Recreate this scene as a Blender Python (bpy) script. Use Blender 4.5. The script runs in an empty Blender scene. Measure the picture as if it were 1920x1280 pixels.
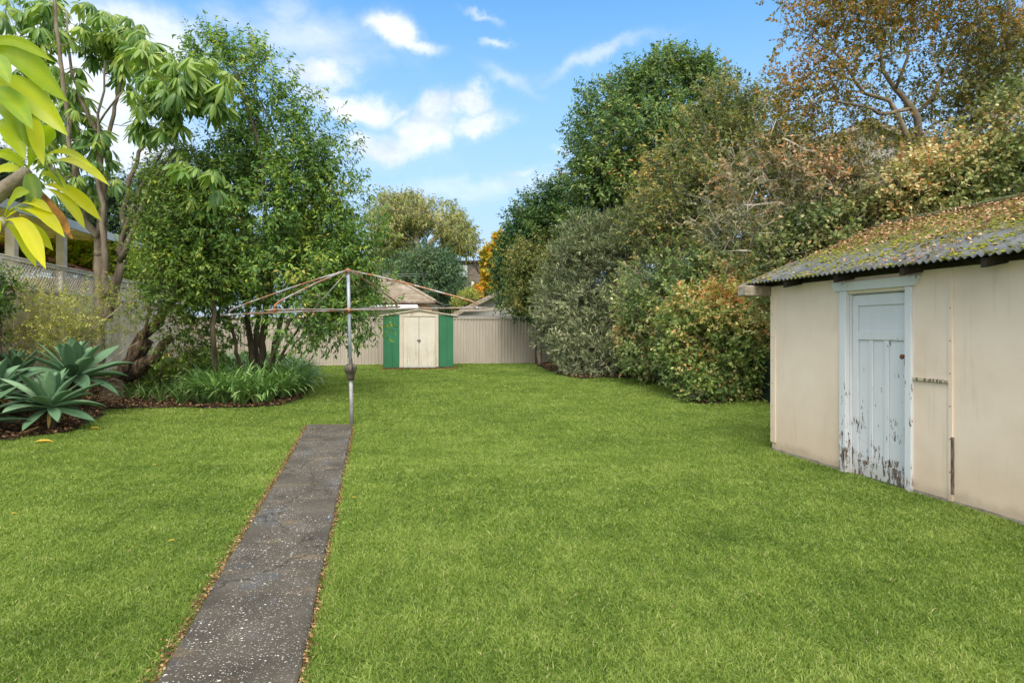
import bpy, math, random
import numpy as np
from mathutils import Vector, Matrix
R = math.radians
random.seed(7); RNG = np.random.default_rng(7)
C = bpy.context.scene.collection
SC = bpy.context.scene

# ------------------------------------------------------------------ camera
F = 1200.0; HV = 618.0; CAMZ = 1.6; TH = math.atan(267 / F); CS, SN = math.cos(TH), math.sin(TH)
cd = bpy.data.cameras.new('camera'); cam = bpy.data.objects.new('camera', cd); C.objects.link(cam)
cam.location = (0, 0, CAMZ); cam.rotation_euler = (R(90), 0, -TH)
cd.sensor_width = 36; cd.lens = F / 1920 * 36; cd.shift_y = (HV - 640) / 1920
cd.clip_start = 0.05; cd.clip_end = 3000
SC.camera = cam

# ------------------------------------------------------------------ exposure, sky, sun
SC.view_settings.view_transform = 'Standard'; SC.view_settings.look = 'None'
SC.view_settings.gamma = 1; SC.view_settings.exposure = 1.19
SUN_EL, SUN_AZ = R(52), R(194)      # azimuth clockwise from +Y: behind the camera and to the left
SKY = 0.14

def W(u, v, d):
    "real point seen at photo pixel (u, v) at depth d metres"
    x = (u - 960) / F * d
    return Vector((x * CS + d * SN, -x * SN + d * CS, CAMZ + (HV - v) / F * d))

class NT:
    def __init__(s, tree): s.t = tree; s.n = tree.nodes; s.l = tree.links
    def new(s, typ, **kw):
        n = s.n.new(typ)
        for k, v in kw.items(): setattr(n, k, v)
        return n
    def inp(s, n, i, v):
        if v is None: return
        if isinstance(v, bpy.types.NodeSocket): s.l.new(v, n.inputs[i])
        else: n.inputs[i].default_value = v
    def m(s, op, a, b=None, c=None, clamp=False):
        n = s.new('ShaderNodeMath', operation=op); n.use_clamp = clamp
        s.inp(n, 0, a); s.inp(n, 1, b)
        if c is not None: s.inp(n, 2, c)
        return n.outputs[0]
    def step(s, x, a, b, lo=0., hi=1.):
        n = s.new('ShaderNodeMapRange', interpolation_type='SMOOTHSTEP')
        for i, v in enumerate((x, a, b, lo, hi)): s.inp(n, i, v)
        return n.outputs[0]
    def mix(s, f, a, b, blend='MIX'):
        n = s.new('ShaderNodeMix', data_type='RGBA', blend_type=blend)
        s.inp(n, 0, f); s.inp(n, 6, a); s.inp(n, 7, b); return n.outputs[2]
    def noise(s, vec, scale, detail=4., rough=.55, dist=0.):
        n = s.new('ShaderNodeTexNoise'); s.inp(n, 'Vector', vec)
        n.inputs['Scale'].default_value = scale; n.inputs['Detail'].default_value = detail
        n.inputs['Roughness'].default_value = rough; n.inputs['Distortion'].default_value = dist
        return n.outputs['Fac']
    def ramp(s, f, cols, interp='LINEAR'):
        n = s.new('ShaderNodeValToRGB'); s.inp(n, 0, f); e = n.color_ramp.elements; n.color_ramp.interpolation = interp
        while len(e) < len(cols): e.new(.5)
        for k, (p, c) in enumerate(cols):
            e[k].position = p; e[k].color = (c[0], c[1], c[2], 1)
        return n.outputs[0]
    def mapping(s, vec, scale=(1, 1, 1), rot=(0, 0, 0), loc=(0, 0, 0)):
        n = s.new('ShaderNodeMapping'); s.inp(n, 0, vec); n.inputs['Scale'].default_value = scale
        n.inputs['Rotation'].default_value = rot; n.inputs['Location'].default_value = loc; return n.outputs[0]

w = bpy.data.worlds.new('World'); SC.world = w; w.use_nodes = True; w.node_tree.nodes.clear()
T = NT(w.node_tree)
sky = T.new('ShaderNodeTexSky', sky_type='NISHITA'); sky.sun_disc = False
sky.sun_elevation = SUN_EL; sky.sun_rotation = SUN_AZ; sky.air_density = 1.0; sky.dust_density = 0.6; sky.ozone_density = 2.2
gen = T.new('ShaderNodeTexCoord').outputs['Generated']
sp = T.new('ShaderNodeSeparateXYZ'); T.l.new(gen, sp.inputs[0])
dx, dy, dz = sp.outputs
# distortion of the cloud outlines
wn = T.new('ShaderNodeTexNoise'); T.l.new(gen, wn.inputs['Vector']); wn.inputs['Scale'].default_value = 9; wn.inputs['Detail'].default_value = 7; wn.inputs['Roughness'].default_value = .62
ws = T.new('ShaderNodeSeparateColor'); T.l.new(wn.outputs['Color'], ws.inputs[0])
az = T.m('ADD', T.m('ARCTAN2', dx, dy), T.m('MULTIPLY', T.m('SUBTRACT', ws.outputs[0], .5), .13))
el = T.m('ADD', T.m('ARCSINE', dz), T.m('MULTIPLY', T.m('SUBTRACT', ws.outputs[1], .5), .085))
def azel(u, v):
    x = (u - 960) / F
    return math.atan(x) + TH, math.atan((HV - v) / F * math.cos(math.atan(x)))
#        u    v    ru   rv  tilt  strength
blobs = [(735, 62, 44, 30, 0, 1.25), (770, 84, 60, 14, 0, .9), (590, 135, 62, 30, -8, 1.2), (585, 185, 60, 30, 0, .9), (660, 202, 100, 24, 4, 1.25),
         (885, 190, 42, 26, 0, 1.25), (828, 200, 36, 26, 0, 1.2), (905, 228, 50, 22, -18, 1.15), (800, 246, 75, 32, -18, 1.25), (725, 272, 85, 28, -8, 1.15), (762, 214, 40, 12, -25, .8),
         (225, 62, 130, 52, 0, 1.2), (60, 150, 150, 90, 0, 1.2), (150, 178, 130, 60, 0, 1.1), (225, 270, 110, 60, 0, 1.0), (60, 300, 120, 60, 0, .9),
         (560, 70, 190, 50, 4, .62), (540, 20, 60, 40, 30, .5), (930, 80, 28, 9, 0, .62), (910, 18, 42, 9, 25, .62), (1120, 110, 150, 15, -12, .55), (960, 150, 70, 16, 22, .5),
         (950, 345, 330, 26, -4, .5), (560, 280, 300, 40, 0, .4), (980, 322, 46, 10, -10, .6), (1060, 280, 20, 10, 0, .5), (1400, 400, 500, 60, 0, .3), (-300, 250, 350, 90, 0, 1.0), (2500, 250, 400, 120, 0, .8), (-900, 50, 350, 150, 0, 1.0), (3200, 100, 300, 150, 0, 1.0)]
dens = None
for (u, v, ru, rv, tilt, st) in blobs:
    a0, e0 = azel(u, v); ra = ru / F * .95; re = rv / F * .95; t = R(-tilt)
    da = T.m('SUBTRACT', az, a0); de = T.m('SUBTRACT', el, e0)
    p = T.m('ADD', T.m('MULTIPLY', da, math.cos(t) / ra), T.m('MULTIPLY', de, math.sin(t) / ra))
    q = T.m('ADD', T.m('MULTIPLY', da, -math.sin(t) / re), T.m('MULTIPLY', de, math.cos(t) / re))
    r2 = T.m('ADD', T.m('MULTIPLY', p, p), T.m('MULTIPLY', q, q))
    g = T.m('MULTIPLY', T.m('EXPONENT', T.m('MULTIPLY', r2, -.9)), st)
    dens = g if dens is None else T.m('MAXIMUM', dens, g)
fine = T.noise(T.mapping(gen, (1, 1, 2.2)), 16, 8, .6, .3)
dens = T.m('ADD', dens, T.m('MULTIPLY', T.m('SUBTRACT', fine, .5), .55))
mask = T.step(dens, .05, 1.08)
mask = T.m('MULTIPLY', mask, .95)
shade = T.noise(T.mapping(gen, (1, 1, 1.6), loc=(3, 1, .04)), 11, 5, .55)
ccol = T.ramp(shade, [(.32, (2.2, 2.6, 3.2)), (.55, (3.5, 3.6, 3.75))])
skyc = T.mix(T.step(dz, .58, .0, 0., .99), T.mix(1.0, sky.outputs[0], (.36, .76, .90, 1), 'MULTIPLY'), (1.95, 2.4, 3.05, 1))
outc = T.mix(mask, skyc, ccol)
# unseen broken cloud added overhead and behind the camera as neutral fill light
back = T.m('ADD', T.m('MAXIMUM', T.m('MULTIPLY', dy, -1.), T.m('MULTIPLY', T.m('SUBTRACT', dz, .62), 2.2)), T.m('MULTIPLY', T.m('SUBTRACT', T.noise(gen, 3.5, 6, .6), .5), .5))
outc = T.mix(T.step(back, .05, .35, 0., .92), outc, (6.9, 6.7, 6.3, 1))
bg = T.new('ShaderNodeBackground'); T.l.new(outc, bg.inputs[0]); bg.inputs[1].default_value = SKY
T.l.new(bg.outputs[0], T.new('ShaderNodeOutputWorld').inputs[0])

sl = bpy.data.lights.new('sun', 'SUN'); so = bpy.data.objects.new('sun', sl); C.objects.link(so)
sl.energy = 1.45; sl.angle = R(28); sl.color = (1, .93, .82)
sd = Vector((math.sin(SUN_AZ) * math.cos(SUN_EL), math.cos(SUN_AZ) * math.cos(SUN_EL), math.sin(SUN_EL)))
so.rotation_euler = sd.to_track_quat('Z', 'Y').to_euler(); so.location = (0, 0, 30)

SC.cycles.max_bounces = 6; SC.cycles.transparent_max_bounces = 4; SC.cycles.diffuse_bounces = 3

# ------------------------------------------------------------------ object helpers
def tag(o, label=None, cat=None, group=None, kind=None):
    if label: o['label'] = label
    if cat: o['category'] = cat
    if group: o['group'] = group
    if kind: o['kind'] = kind
    return o
def thing(name, label, cat, loc=(0, 0, 0), rz=0, group=None):
    o = bpy.data.objects.new(name, None); C.objects.link(o); o.location = loc; o.rotation_euler = (0, 0, rz)
    o.empty_display_size = .2
    return tag(o, label, cat, group)
def link_mesh(name, me, mat, parent=None, world=True):
    o = bpy.data.objects.new(name, me); C.objects.link(o)
    if mat is not None:
        for m in (mat if isinstance(mat, (list, tuple)) else [mat]): me.materials.append(m)
    if parent is not None:
        o.parent = parent
        if world: o.matrix_parent_inverse = (Matrix.Translation(parent.location) @ Matrix.Rotation(parent.rotation_euler.z, 4, 'Z')).inverted()
    return o
class MB:
    "collects boxes, tubes, sheets; builds ONE mesh object"
    def __init__(s): s.v = []; s.f = []; s.n = 0; s.sm = []
    def add(s, V, Fc, smooth=False):
        V = [tuple(p) for p in V]; s.v += V; s.f += [tuple(i + s.n for i in f) for f in Fc]; s.sm += [smooth] * len(Fc); s.n += len(V)
    def box(s, a, b, bev=0.0, rot=None, org=None):
        x0, x1 = sorted((a[0], b[0])); y0, y1 = sorted((a[1], b[1])); z0, z1 = sorted((a[2], b[2]))
        e = min(bev, (x1 - x0) * .4, (y1 - y0) * .4, (z1 - z0) * .4)
        if e <= 0:
            V = [(x0, y0, z0), (x1, y0, z0), (x1, y1, z0), (x0, y1, z0), (x0, y0, z1), (x1, y0, z1), (x1, y1, z1), (x0, y1, z1)]
            Fc = [(0, 3, 2, 1), (4, 5, 6, 7), (0, 1, 5, 4), (1, 2, 6, 5), (2, 3, 7, 6), (3, 0, 4, 7)]
        else:
            import bmesh
            bm = bmesh.new(); bmesh.ops.create_cube(bm, size=1)
            for v in bm.verts: v.co = ((x0 + x1) / 2 + v.co.x * (x1 - x0), (y0 + y1) / 2 + v.co.y * (y1 - y0), (z0 + z1) / 2 + v.co.z * (z1 - z0))
            bmesh.ops.bevel(bm, geom=list(bm.edges), offset=e, segments=1, affect='EDGES')
            bm.verts.index_update(); V = [v.co[:] for v in bm.verts]; Fc = [tuple(v.index for v in f.verts) for f in bm.faces]; bm.free()
        if rot is not None: V = [(Vector(org) + rot @ (Vector(p) - Vector(org)))[:] for p in V]
        s.add(V, Fc)
    def hexa(s, P):
        s.add(P, [(0, 3, 2, 1), (4, 5, 6, 7), (0, 1, 5, 4), (1, 2, 6, 5), (2, 3, 7, 6), (3, 0, 4, 7)])
    def tube(s, pts, rad, sides=6, cap=True):
        P = np.array([tuple(p) for p in pts], float); n = len(P)
        rad = np.full(n, rad, float) if np.isscalar(rad) else np.array(rad, float)
        t = np.gradient(P, axis=0); t /= np.linalg.norm(t, axis=1)[:, None] + 1e-9
        a = np.array([0, 0, 1.]) if abs(t[0][2]) < .8 else np.array([1., 0, 0])
        u = np.cross(t[0], a); u /= np.linalg.norm(u) + 1e-9
        V = np.zeros((n, sides, 3)); ang = np.arange(sides) * 2 * math.pi / sides
        for i in range(n):
            u = u - t[i] * (u @ t[i]); u /= np.linalg.norm(u) + 1e-9; q = np.cross(t[i], u)
            V[i] = P[i] + rad[i] * (np.cos(ang)[:, None] * u + np.sin(ang)[:, None] * q)
        Fc = [(i * sides + k, i * sides + (k + 1) % sides, (i + 1) * sides + (k + 1) % sides, (i + 1) * sides + k) for i in range(n - 1) for k in range(sides)]
        if cap: Fc += [tuple(range(sides))[::-1], tuple((n - 1) * sides + k for k in range(sides))]
        s.add(V.reshape(-1, 3), Fc, True)
    def build(s, name, mat, parent=None):
        me = bpy.data.meshes.new(name); me.from_pydata(s.v, [], s.f); me.polygons.foreach_set('use_smooth', s.sm); me.update()
        return link_mesh(name, me, mat, parent)

def fast_mesh(name, V, quads=None, tris=None, att=None, smooth=False):
    me = bpy.data.meshes.new(name); V = np.ascontiguousarray(V, np.float32)
    nq = 0 if quads is None else len(quads); nt = 0 if tris is None else len(tris)
    loops = np.concatenate([q.ravel() for q in (quads, tris) if q is not None and len(q)]).astype(np.int32)
    me.vertices.add(len(V)); me.vertices.foreach_set('co', V.ravel())
    me.loops.add(len(loops)); me.loops.foreach_set('vertex_index', loops)
    me.polygons.add(nq + nt)
    st = np.concatenate([np.arange(nq) * 4, nq * 4 + np.arange(nt) * 3]).astype(np.int32)
    me.polygons.foreach_set('loop_start', st)
    if smooth: me.polygons.foreach_set('use_smooth', np.ones(nq + nt, bool))
    if att is not None:
        a = me.attributes.new('v', 'FLOAT', 'POINT'); a.data.foreach_set('value', np.ascontiguousarray(att, np.float32))
    me.update(calc_edges=True); return me

TPL = {
 'diamond': (np.array([(0, 0, 0), (.45, .5, .07), (1, 0, -.1), (.45, -.5, .07)]), None, np.array([(0, 1, 2), (0, 2, 3)])),
 'ovate': (np.array([(0, 0, 0), (.3, .46, .06), (.68, .34, .02), (1, 0, -.14), (.68, -.34, .02), (.3, -.46, .06)]), np.array([(0, 1, 2, 3), (0, 3, 4, 5)]), None),
 'lance': (np.array([(0, 0, 0), (.4, .5, .03), (.75, .3, -.04), (1, 0, -.16), (.75, -.3, -.04), (.4, -.5, .03)]), np.array([(0, 1, 2, 3), (0, 3, 4, 5)]), None),
}
def norm(a): return a / (np.linalg.norm(a, axis=-1, keepdims=True) + 1e-9)
def leaves(name, P, D, N, L, Wd, tpl, val, mat, parent=None):
    t, q, tr = TPL[tpl]; K = len(t); n = len(P); D = norm(D); N = norm(N - D * np.sum(N * D, 1)[:, None]); S = np.cross(D, N)
    L = np.broadcast_to(L, n)[:, None, None]; Wd = np.broadcast_to(Wd, n)[:, None, None]
    V = P[:, None] + L * t[None, :, 0:1] * D[:, None] + Wd * t[None, :, 1:2] * S[:, None] + L * t[None, :, 2:3] * N[:, None]
    off = (np.arange(n) * K)[:, None, None]
    me = fast_mesh(name, V.reshape(-1, 3), None if q is None else (q[None] + off).reshape(-1, 4), None if tr is None else (tr[None] + off).reshape(-1, 3), np.repeat(val, K))
    return link_mesh(name, me, mat, parent)

def wobble(P, seed, freq):
    r = np.random.default_rng(seed); s = 0
    for k in range(5):
        d = r.normal(size=3); d /= np.linalg.norm(d); s = s + np.sin(P @ (d * freq * (0.7 + .35 * k)) + r.uniform(0, 6.3))
    return s / 2.6

# ------------------------------------------------------------------ materials
MC = {}
def base_mat(name, rough=.6, spec=.3, metal=0.):
    m = bpy.data.materials.new(name); m.use_nodes = True; t = NT(m.node_tree); b = t.n['Principled BSDF']
    b.inputs['Roughness'].default_value = rough; b.inputs['Specular IOR Level'].default_value = spec; b.inputs['Metallic'].default_value = metal
    return m, t, b
def pm(name, cols, scale=6, detail=6, rough=.7, bump=.2, bscale=None, stretch=(1, 1, 1), metal=0., spec=.3, nrough=.6, dist=.02):
    if name in MC: return MC[name]
    m, t, b = base_mat(name, rough, spec, metal); oc = t.new('ShaderNodeTexCoord').outputs['Object']; mp = t.mapping(oc, stretch)
    n1 = t.noise(mp, scale, detail, nrough); t.l.new(t.ramp(n1, cols), b.inputs['Base Color'])
    if bump:
        bn = t.new('ShaderNodeBump'); bn.inputs['Strength'].default_value = bump; bn.inputs['Distance'].default_value = dist
        t.l.new(t.noise(mp, bscale or scale * 3, 6, .65), bn.inputs['Height']); t.l.new(bn.outputs[0], b.inputs['Normal'])
    MC[name] = m; return m
def leaf_mat(name, cols, trans=.3, rough=.45, spec=.35, gain=(1., 1., 1.), mottle=0.):
    cols = [(p, tuple(min(.9, c[i] * gain[i]) for i in range(3))) for p, c in cols]
    m, t, b = base_mat(name, rough, spec); at = t.new('ShaderNodeAttribute', attribute_name='v')
    fac = at.outputs['Fac']
    if mottle:
        oc = t.new('ShaderNodeTexCoord').outputs['Object']; fac = t.m('ADD', fac, t.m('MULTIPLY', t.m('SUBTRACT', t.noise(oc, 14, 7, .7), .5), mottle))
    col = t.ramp(fac, cols)
    if mottle: col = t.mix(t.step(t.noise(oc, 60, 4, .8), .66, .74, 0, .55), col, (.1, .07, .03, 1))
    t.l.new(col, b.inputs['Base Color'])
    tr = t.new('ShaderNodeBsdfTranslucent'); t.l.new(t.mix(1., col, (1.25, 1.3, .6, 1), 'MULTIPLY'), tr.inputs[0])
    mx = t.new('ShaderNodeMixShader'); mx.inputs[0].default_value = trans
    t.l.new(b.outputs[0], mx.inputs[1]); t.l.new(tr.outputs[0], mx.inputs[2]); t.l.new(mx.outputs[0], t.n['Material Output'].inputs[0]); return m

M_bark = pm('bark_grey_brown', [(.3, (.09, .07, .05)), (.55, (.2, .165, .12)), (.75, (.32, .28, .21))], 5, 8, .9, .6, 14, (1, 1, .35), dist=.03)
M_barkdk = pm('bark_dark', [(.3, (.035, .028, .02)), (.55, (.085, .065, .045)), (.8, (.16, .13, .09))], 5, 8, .9, .8, 12, (1, 1, .3), dist=.04)
M_barkrough = pm('bark_fissured', [(.36, (.022, .016, .011)), (.5, (.1, .07, .045)), (.68, (.26, .2, .13))], 7, 9, .95, 1., 10, (1.6, 1.6, .3), dist=.08)
M_barkpale = pm('bark_pale_lichen', [(.3, (.15, .12, .09)), (.5, (.3, .26, .2)), (.7, (.5, .48, .41))], 6, 8, .9, .5, 14, dist=.03)

# ------------------------------------------------------------------ terrain
def S(x): x = np.clip(x, 0, 1); return x * x * (3 - 2 * x)
def gz(X, Y):
    X = np.asarray(X, float); Y = np.asarray(Y, float)
    return (.25 * S((Y - 8) / 9.) + .32 * S((-X - 4.6) / 2.0) + .012 * np.sin(X * 1.7 + 1) * np.sin(Y * 1.3) * S((Y - 6) / 3))
def G(u, v):
    "where the ground is seen at photo pixel (u, v)"
    z = 0.
    for _ in range(30):
        d = (CAMZ - z) * F / (v - HV); p = W(u, v, d); z = .5 * z + .5 * float(gz(p.x, p.y))
    return Vector((p.x, p.y, float(gz(p.x, p.y))))
def inpoly(X, Y, poly):
    ins = np.zeros(len(X), bool); n = len(poly)
    for i in range(n):
        x0, y0 = poly[i]; x1, y1 = poly[(i + 1) % n]
        c = ((y0 > Y) != (y1 > Y)) & (X < (x1 - x0) * (Y - y0) / (y1 - y0 + 1e-12) + x0); ins ^= c
    return ins
g2 = lambda u, v: (G(u, v).x, G(u, v).y)

# bed outlines
bed_left = [g2(-250, 880), g2(-60, 842), g2(0, 826), g2(60, 820), g2(120, 812), g2(152, 804), g2(162, 790), g2(188, 782), g2(192, 768), g2(240, 766), g2(330, 765), g2(440, 766), g2(520, 762), g2(565, 748), g2(582, 728), g2(575, 712), g2(540, 700), g2(420, 696), g2(300, 706), g2(255, 712), (-6.45, 15.), (-6.45, 5.)]
bed_right = [(6.9, 25.1), g2(1012, 686), g2(1050, 703), g2(1090, 711), g2(1130, 708), g2(1180, 709), g2(1225, 718), g2(1262, 730), g2(1285, 752), g2(1320, 758), g2(1380, 752), g2(1441, 746), (9.0, 11.2), (9.6, 7.4), (12, 7.4), (12, 25.1)]
pL0, pL1 = G(297, 1280), G(577, 799); pR0, pR1 = G(559, 1280), G(661, 798)
ext = lambda a, b, k: a + (a - b) * k
pL0e, pR0e = ext(pL0, pL1, .35), ext(pR0, pR1, .35)
path_poly = [(p.x, p.y) for p in (pL0e, pR0e, pR1, pL1)]
cx = sum(p[0] for p in path_poly) / 4
SHX, SHY1, SHY0 = 5.2, 7.52, -2.0
shed_poly = [(SHX, SHY0), (SHX, SHY1), (9.0, SHY1), (9.0, SHY0)]
GS = W(718, 691, 22.7); gsx0 = .46; gsx1 = 2.98; gsy0 = 21.9; gsy1 = 23.6
tool_poly = [(gsx0 - .05, gsy0 - .05), (gsx1 + .05, gsy0 - .05), (gsx1 + .05, gsy1), (gsx0 - .05, gsy1)]

xs = np.concatenate([[-900, -300, -100, -40, -20], np.arange(-12, 14.01, .25), [20, 40, 100, 300, 900]])
ys = np.concatenate([[-900, -100, -20], np.arange(-4, 30.01, .25), [40, 60, 100, 200, 500, 1500]])
XX, YY = np.meshgrid(xs, ys); V = np.stack([XX, YY, gz(XX, YY)], -1).reshape(-1, 3)
nx, ny = len(xs), len(ys); I = np.arange(nx * ny).reshape(ny, nx)
Q = np.stack([I[:-1, :-1], I[:-1, 1:], I[1:, 1:], I[1:, :-1]], -1).reshape(-1, 4)
mg = pm('turf_soil', [(.3, (.05, .075, .012)), (.5, (.09, .13, .022)), (.7, (.13, .17, .035))], 3.5, 9, .95, .5, 40, dist=.02)
tag(link_mesh('ground', fast_mesh('ground', V, Q, smooth=True), mg), kind='structure')

def sheet(name, poly, dz, mat, kind='structure', step=.2):
    X0 = min(p[0] for p in poly); X1 = max(p[0] for p in poly); Y0 = min(p[1] for p in poly); Y1 = max(p[1] for p in poly)
    gx = np.arange(X0, X1 + step, step); gy = np.arange(Y0, Y1 + step, step); a, b = np.meshgrid(gx, gy)
    Vv = np.stack([a, b, gz(a, b) + dz + .02 * (np.sin(a * 7) * np.sin(b * 6) * .5)], -1).reshape(-1, 3); nx, ny = len(gx), len(gy); I = np.arange(nx * ny).reshape(ny, nx)
    q = np.stack([I[:-1, :-1], I[:-1, 1:], I[1:, 1:], I[1:, :-1]], -1).reshape(-1, 4); c = Vv[q].mean(1); q = q[inpoly(c[:, 0], c[:, 1], poly)]
    return tag(link_mesh(name, fast_mesh(name, Vv, q, smooth=True), mat), kind=kind)
M_mulch = pm('mulch_soil', [(.35, (.012, .009, .006)), (.55, (.045, .03, .02)), (.75, (.11, .075, .045))], 18, 8, .95, .9, 50, dist=.03)
sheet('garden_bed', bed_left, .022, M_mulch); sheet('garden_bed', bed_right, .022, M_mulch)

def scatter(poly, n, rng=RNG):
    X0 = min(p[0] for p in poly); X1 = max(p[0] for p in poly); Y0 = min(p[1] for p in poly); Y1 = max(p[1] for p in poly)
    x = rng.uniform(X0, X1, n); y = rng.uniform(Y0, Y1, n); k = inpoly(x, y, poly); return x[k], y[k]
# bark chips and dead leaves on the beds
M_chip = leaf_mat('bark_chip', [(0, (.03, .018, .012)), (.5, (.13, .075, .04)), (.8, (.28, .18, .1)), (1, (.42, .26, .13))], .05, .8, .2)
for nm, poly, n, lab in (('bark_mulch', bed_left, 60000, 'brown bark chips and dead leaves covering the left garden bed'), ('leaf_litter', bed_right, 40000, 'dead leaves and twigs under the hedge along the right side')):
    x, y = scatter(poly, n); k = len(x); P = np.stack([x, y, gz(x, y) + .03 + RNG.uniform(0, .03, k)], -1)
    D = RNG.normal(size=(k, 3)) * (1, 1, .25); N = RNG.normal(size=(k, 3)) * .45 + (0, 0, 1)
    tag(leaves(nm, P, D, N, RNG.uniform(.03, .09, k), RNG.uniform(.015, .04, k), 'ovate', RNG.uniform(0, 1, k), M_chip), lab, 'mulch', kind='stuff')

# ------------------------------------------------------------------ grass blades
def grass():
    parts = []
    def samp(d0, d1, k, p, cap):
        dd = np.linspace(d0, d1, 200); rho = k / dd ** p; wgt = rho * dd * 1.78; N = int(wgt.sum() * (dd[1] - dd[0])); N = min(N, cap)
        cdf = np.cumsum(wgt); cdf /= cdf[-1]; d = np.interp(RNG.uniform(0, 1, N), cdf, dd); x = RNG.uniform(-.89, .89, N) * d
        return x * CS + d * SN, -x * SN + d * CS, d
    VV = []; TT = []; QQ = []; AA = []; n0 = 0
    for (d0, d1, k, p, cap, seg) in ((2.2, 7.5, 80000, 1, 900000, 2), (7.5, 26.5, 520000, 2, 1100000, 1)):
        X, Y, d = samp(d0, d1, k, p, cap)
        keep = (Y < 25.1) & (X > -6.45) & (X < 9) & ~inpoly(X, Y, shed_poly) & ~inpoly(X, Y, tool_poly)
        jx = X + RNG.normal(0, .012, len(X)); jy = Y + RNG.normal(0, .012, len(X))
        gp = [(path_poly[0][0] - .062, path_poly[0][1]), (path_poly[1][0] + .03, path_poly[1][1]), (path_poly[2][0] + .012, path_poly[2][1] + .02), (path_poly[3][0] - .06, path_poly[3][1] + .02)]; jx = jx + .012 * np.sin(Y * 11 + np.sin(Y * 4)) + .01 * np.sin(Y * 29)
        keep &= ~inpoly(jx, jy, gp) & ~inpoly(jx + .06 * np.sin(jy * 9), jy + .05 * np.sin(jx * 8), bed_left) & ~inpoly(jx, jy + .06 * np.sin(jx * 7), bed_right)
        X, Y, d = X[keep], Y[keep], d[keep]; n = len(X)
        P2 = np.stack([X, Y, 0 * X], -1)
        tuft = wobble(P2, 3, 9.) * .5 + wobble(P2, 4, 27.) * .5; big = wobble(P2, 5, 1.3)
        h = (.024 + .006 * tuft + .003 * big) * RNG.uniform(.5, 1.4, n); h = np.clip(h, .012, .08) * (1 + .25 * np.clip((d - 7) / 10, 0, 1))
        wd = RNG.uniform(.0018, .0034, n) * np.maximum(1, d / 4.2)
        a = RNG.uniform(0, 2 * math.pi, n); lean = np.abs(RNG.normal(.5, .45, n)) * h
        la = RNG.uniform(0, 6.28, n)
        base = np.stack([X, Y, gz(X, Y)], -1); side = np.stack([np.cos(a), np.sin(a), 0 * a], -1) * wd[:, None]
        ld = np.stack([np.cos(la), np.sin(la), 0 * a], -1)
        tip = base + ld * (lean * 1.5)[:, None] + np.array([0, 0, 1.]) * h[:, None] * .92
        mid_ = wobble(P2, 6, 3.4); val = np.clip(.52 + .17 * tuft + .05 * big + .06 * mid_ + RNG.normal(0, .2, n), 0, 1)
        dry = RNG.uniform(0, 1, n) < .012; val = np.where(dry, 1.0, val * .93)
        if seg == 2:
            mid = base + ld * (lean * .45)[:, None] + np.array([0, 0, 1.]) * h[:, None] * .6
            V = np.stack([base - side, base + side, mid + side * .8, mid - side * .8, tip], 1).reshape(-1, 3); o = n0 + np.arange(n)[:, None] * 5
            QQ.append(o + [0, 1, 2, 3]); TT.append(o + [3, 2, 4]); AA.append(np.repeat(val, 5)); n0 += 5 * n
        else:
            V = np.stack([base - side, base + side, tip], 1).reshape(-1, 3); o = n0 + np.arange(n)[:, None] * 3
            TT.append(o + [0, 1, 2]); AA.append(np.repeat(val, 3)); n0 += 3 * n
        VV.append(V)
    me = fast_mesh('grass', np.concatenate(VV), np.concatenate(QQ), np.concatenate(TT), np.concatenate(AA))
    mt = leaf_mat('grass_blade', [(0, (.058, .112, .02)), (.35, (.155, .246, .04)), (.6, (.238, .332, .066)), (.9, (.37, .452, .125)), (.97, (.44, .44, .17)), (1, (.52, .46, .24))], .35, .5, .25)
    tag(link_mesh('grass', me, mt), 'mown bright green lawn grass filling the long backyard', 'grass', kind='stuff')
grass()

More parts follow.
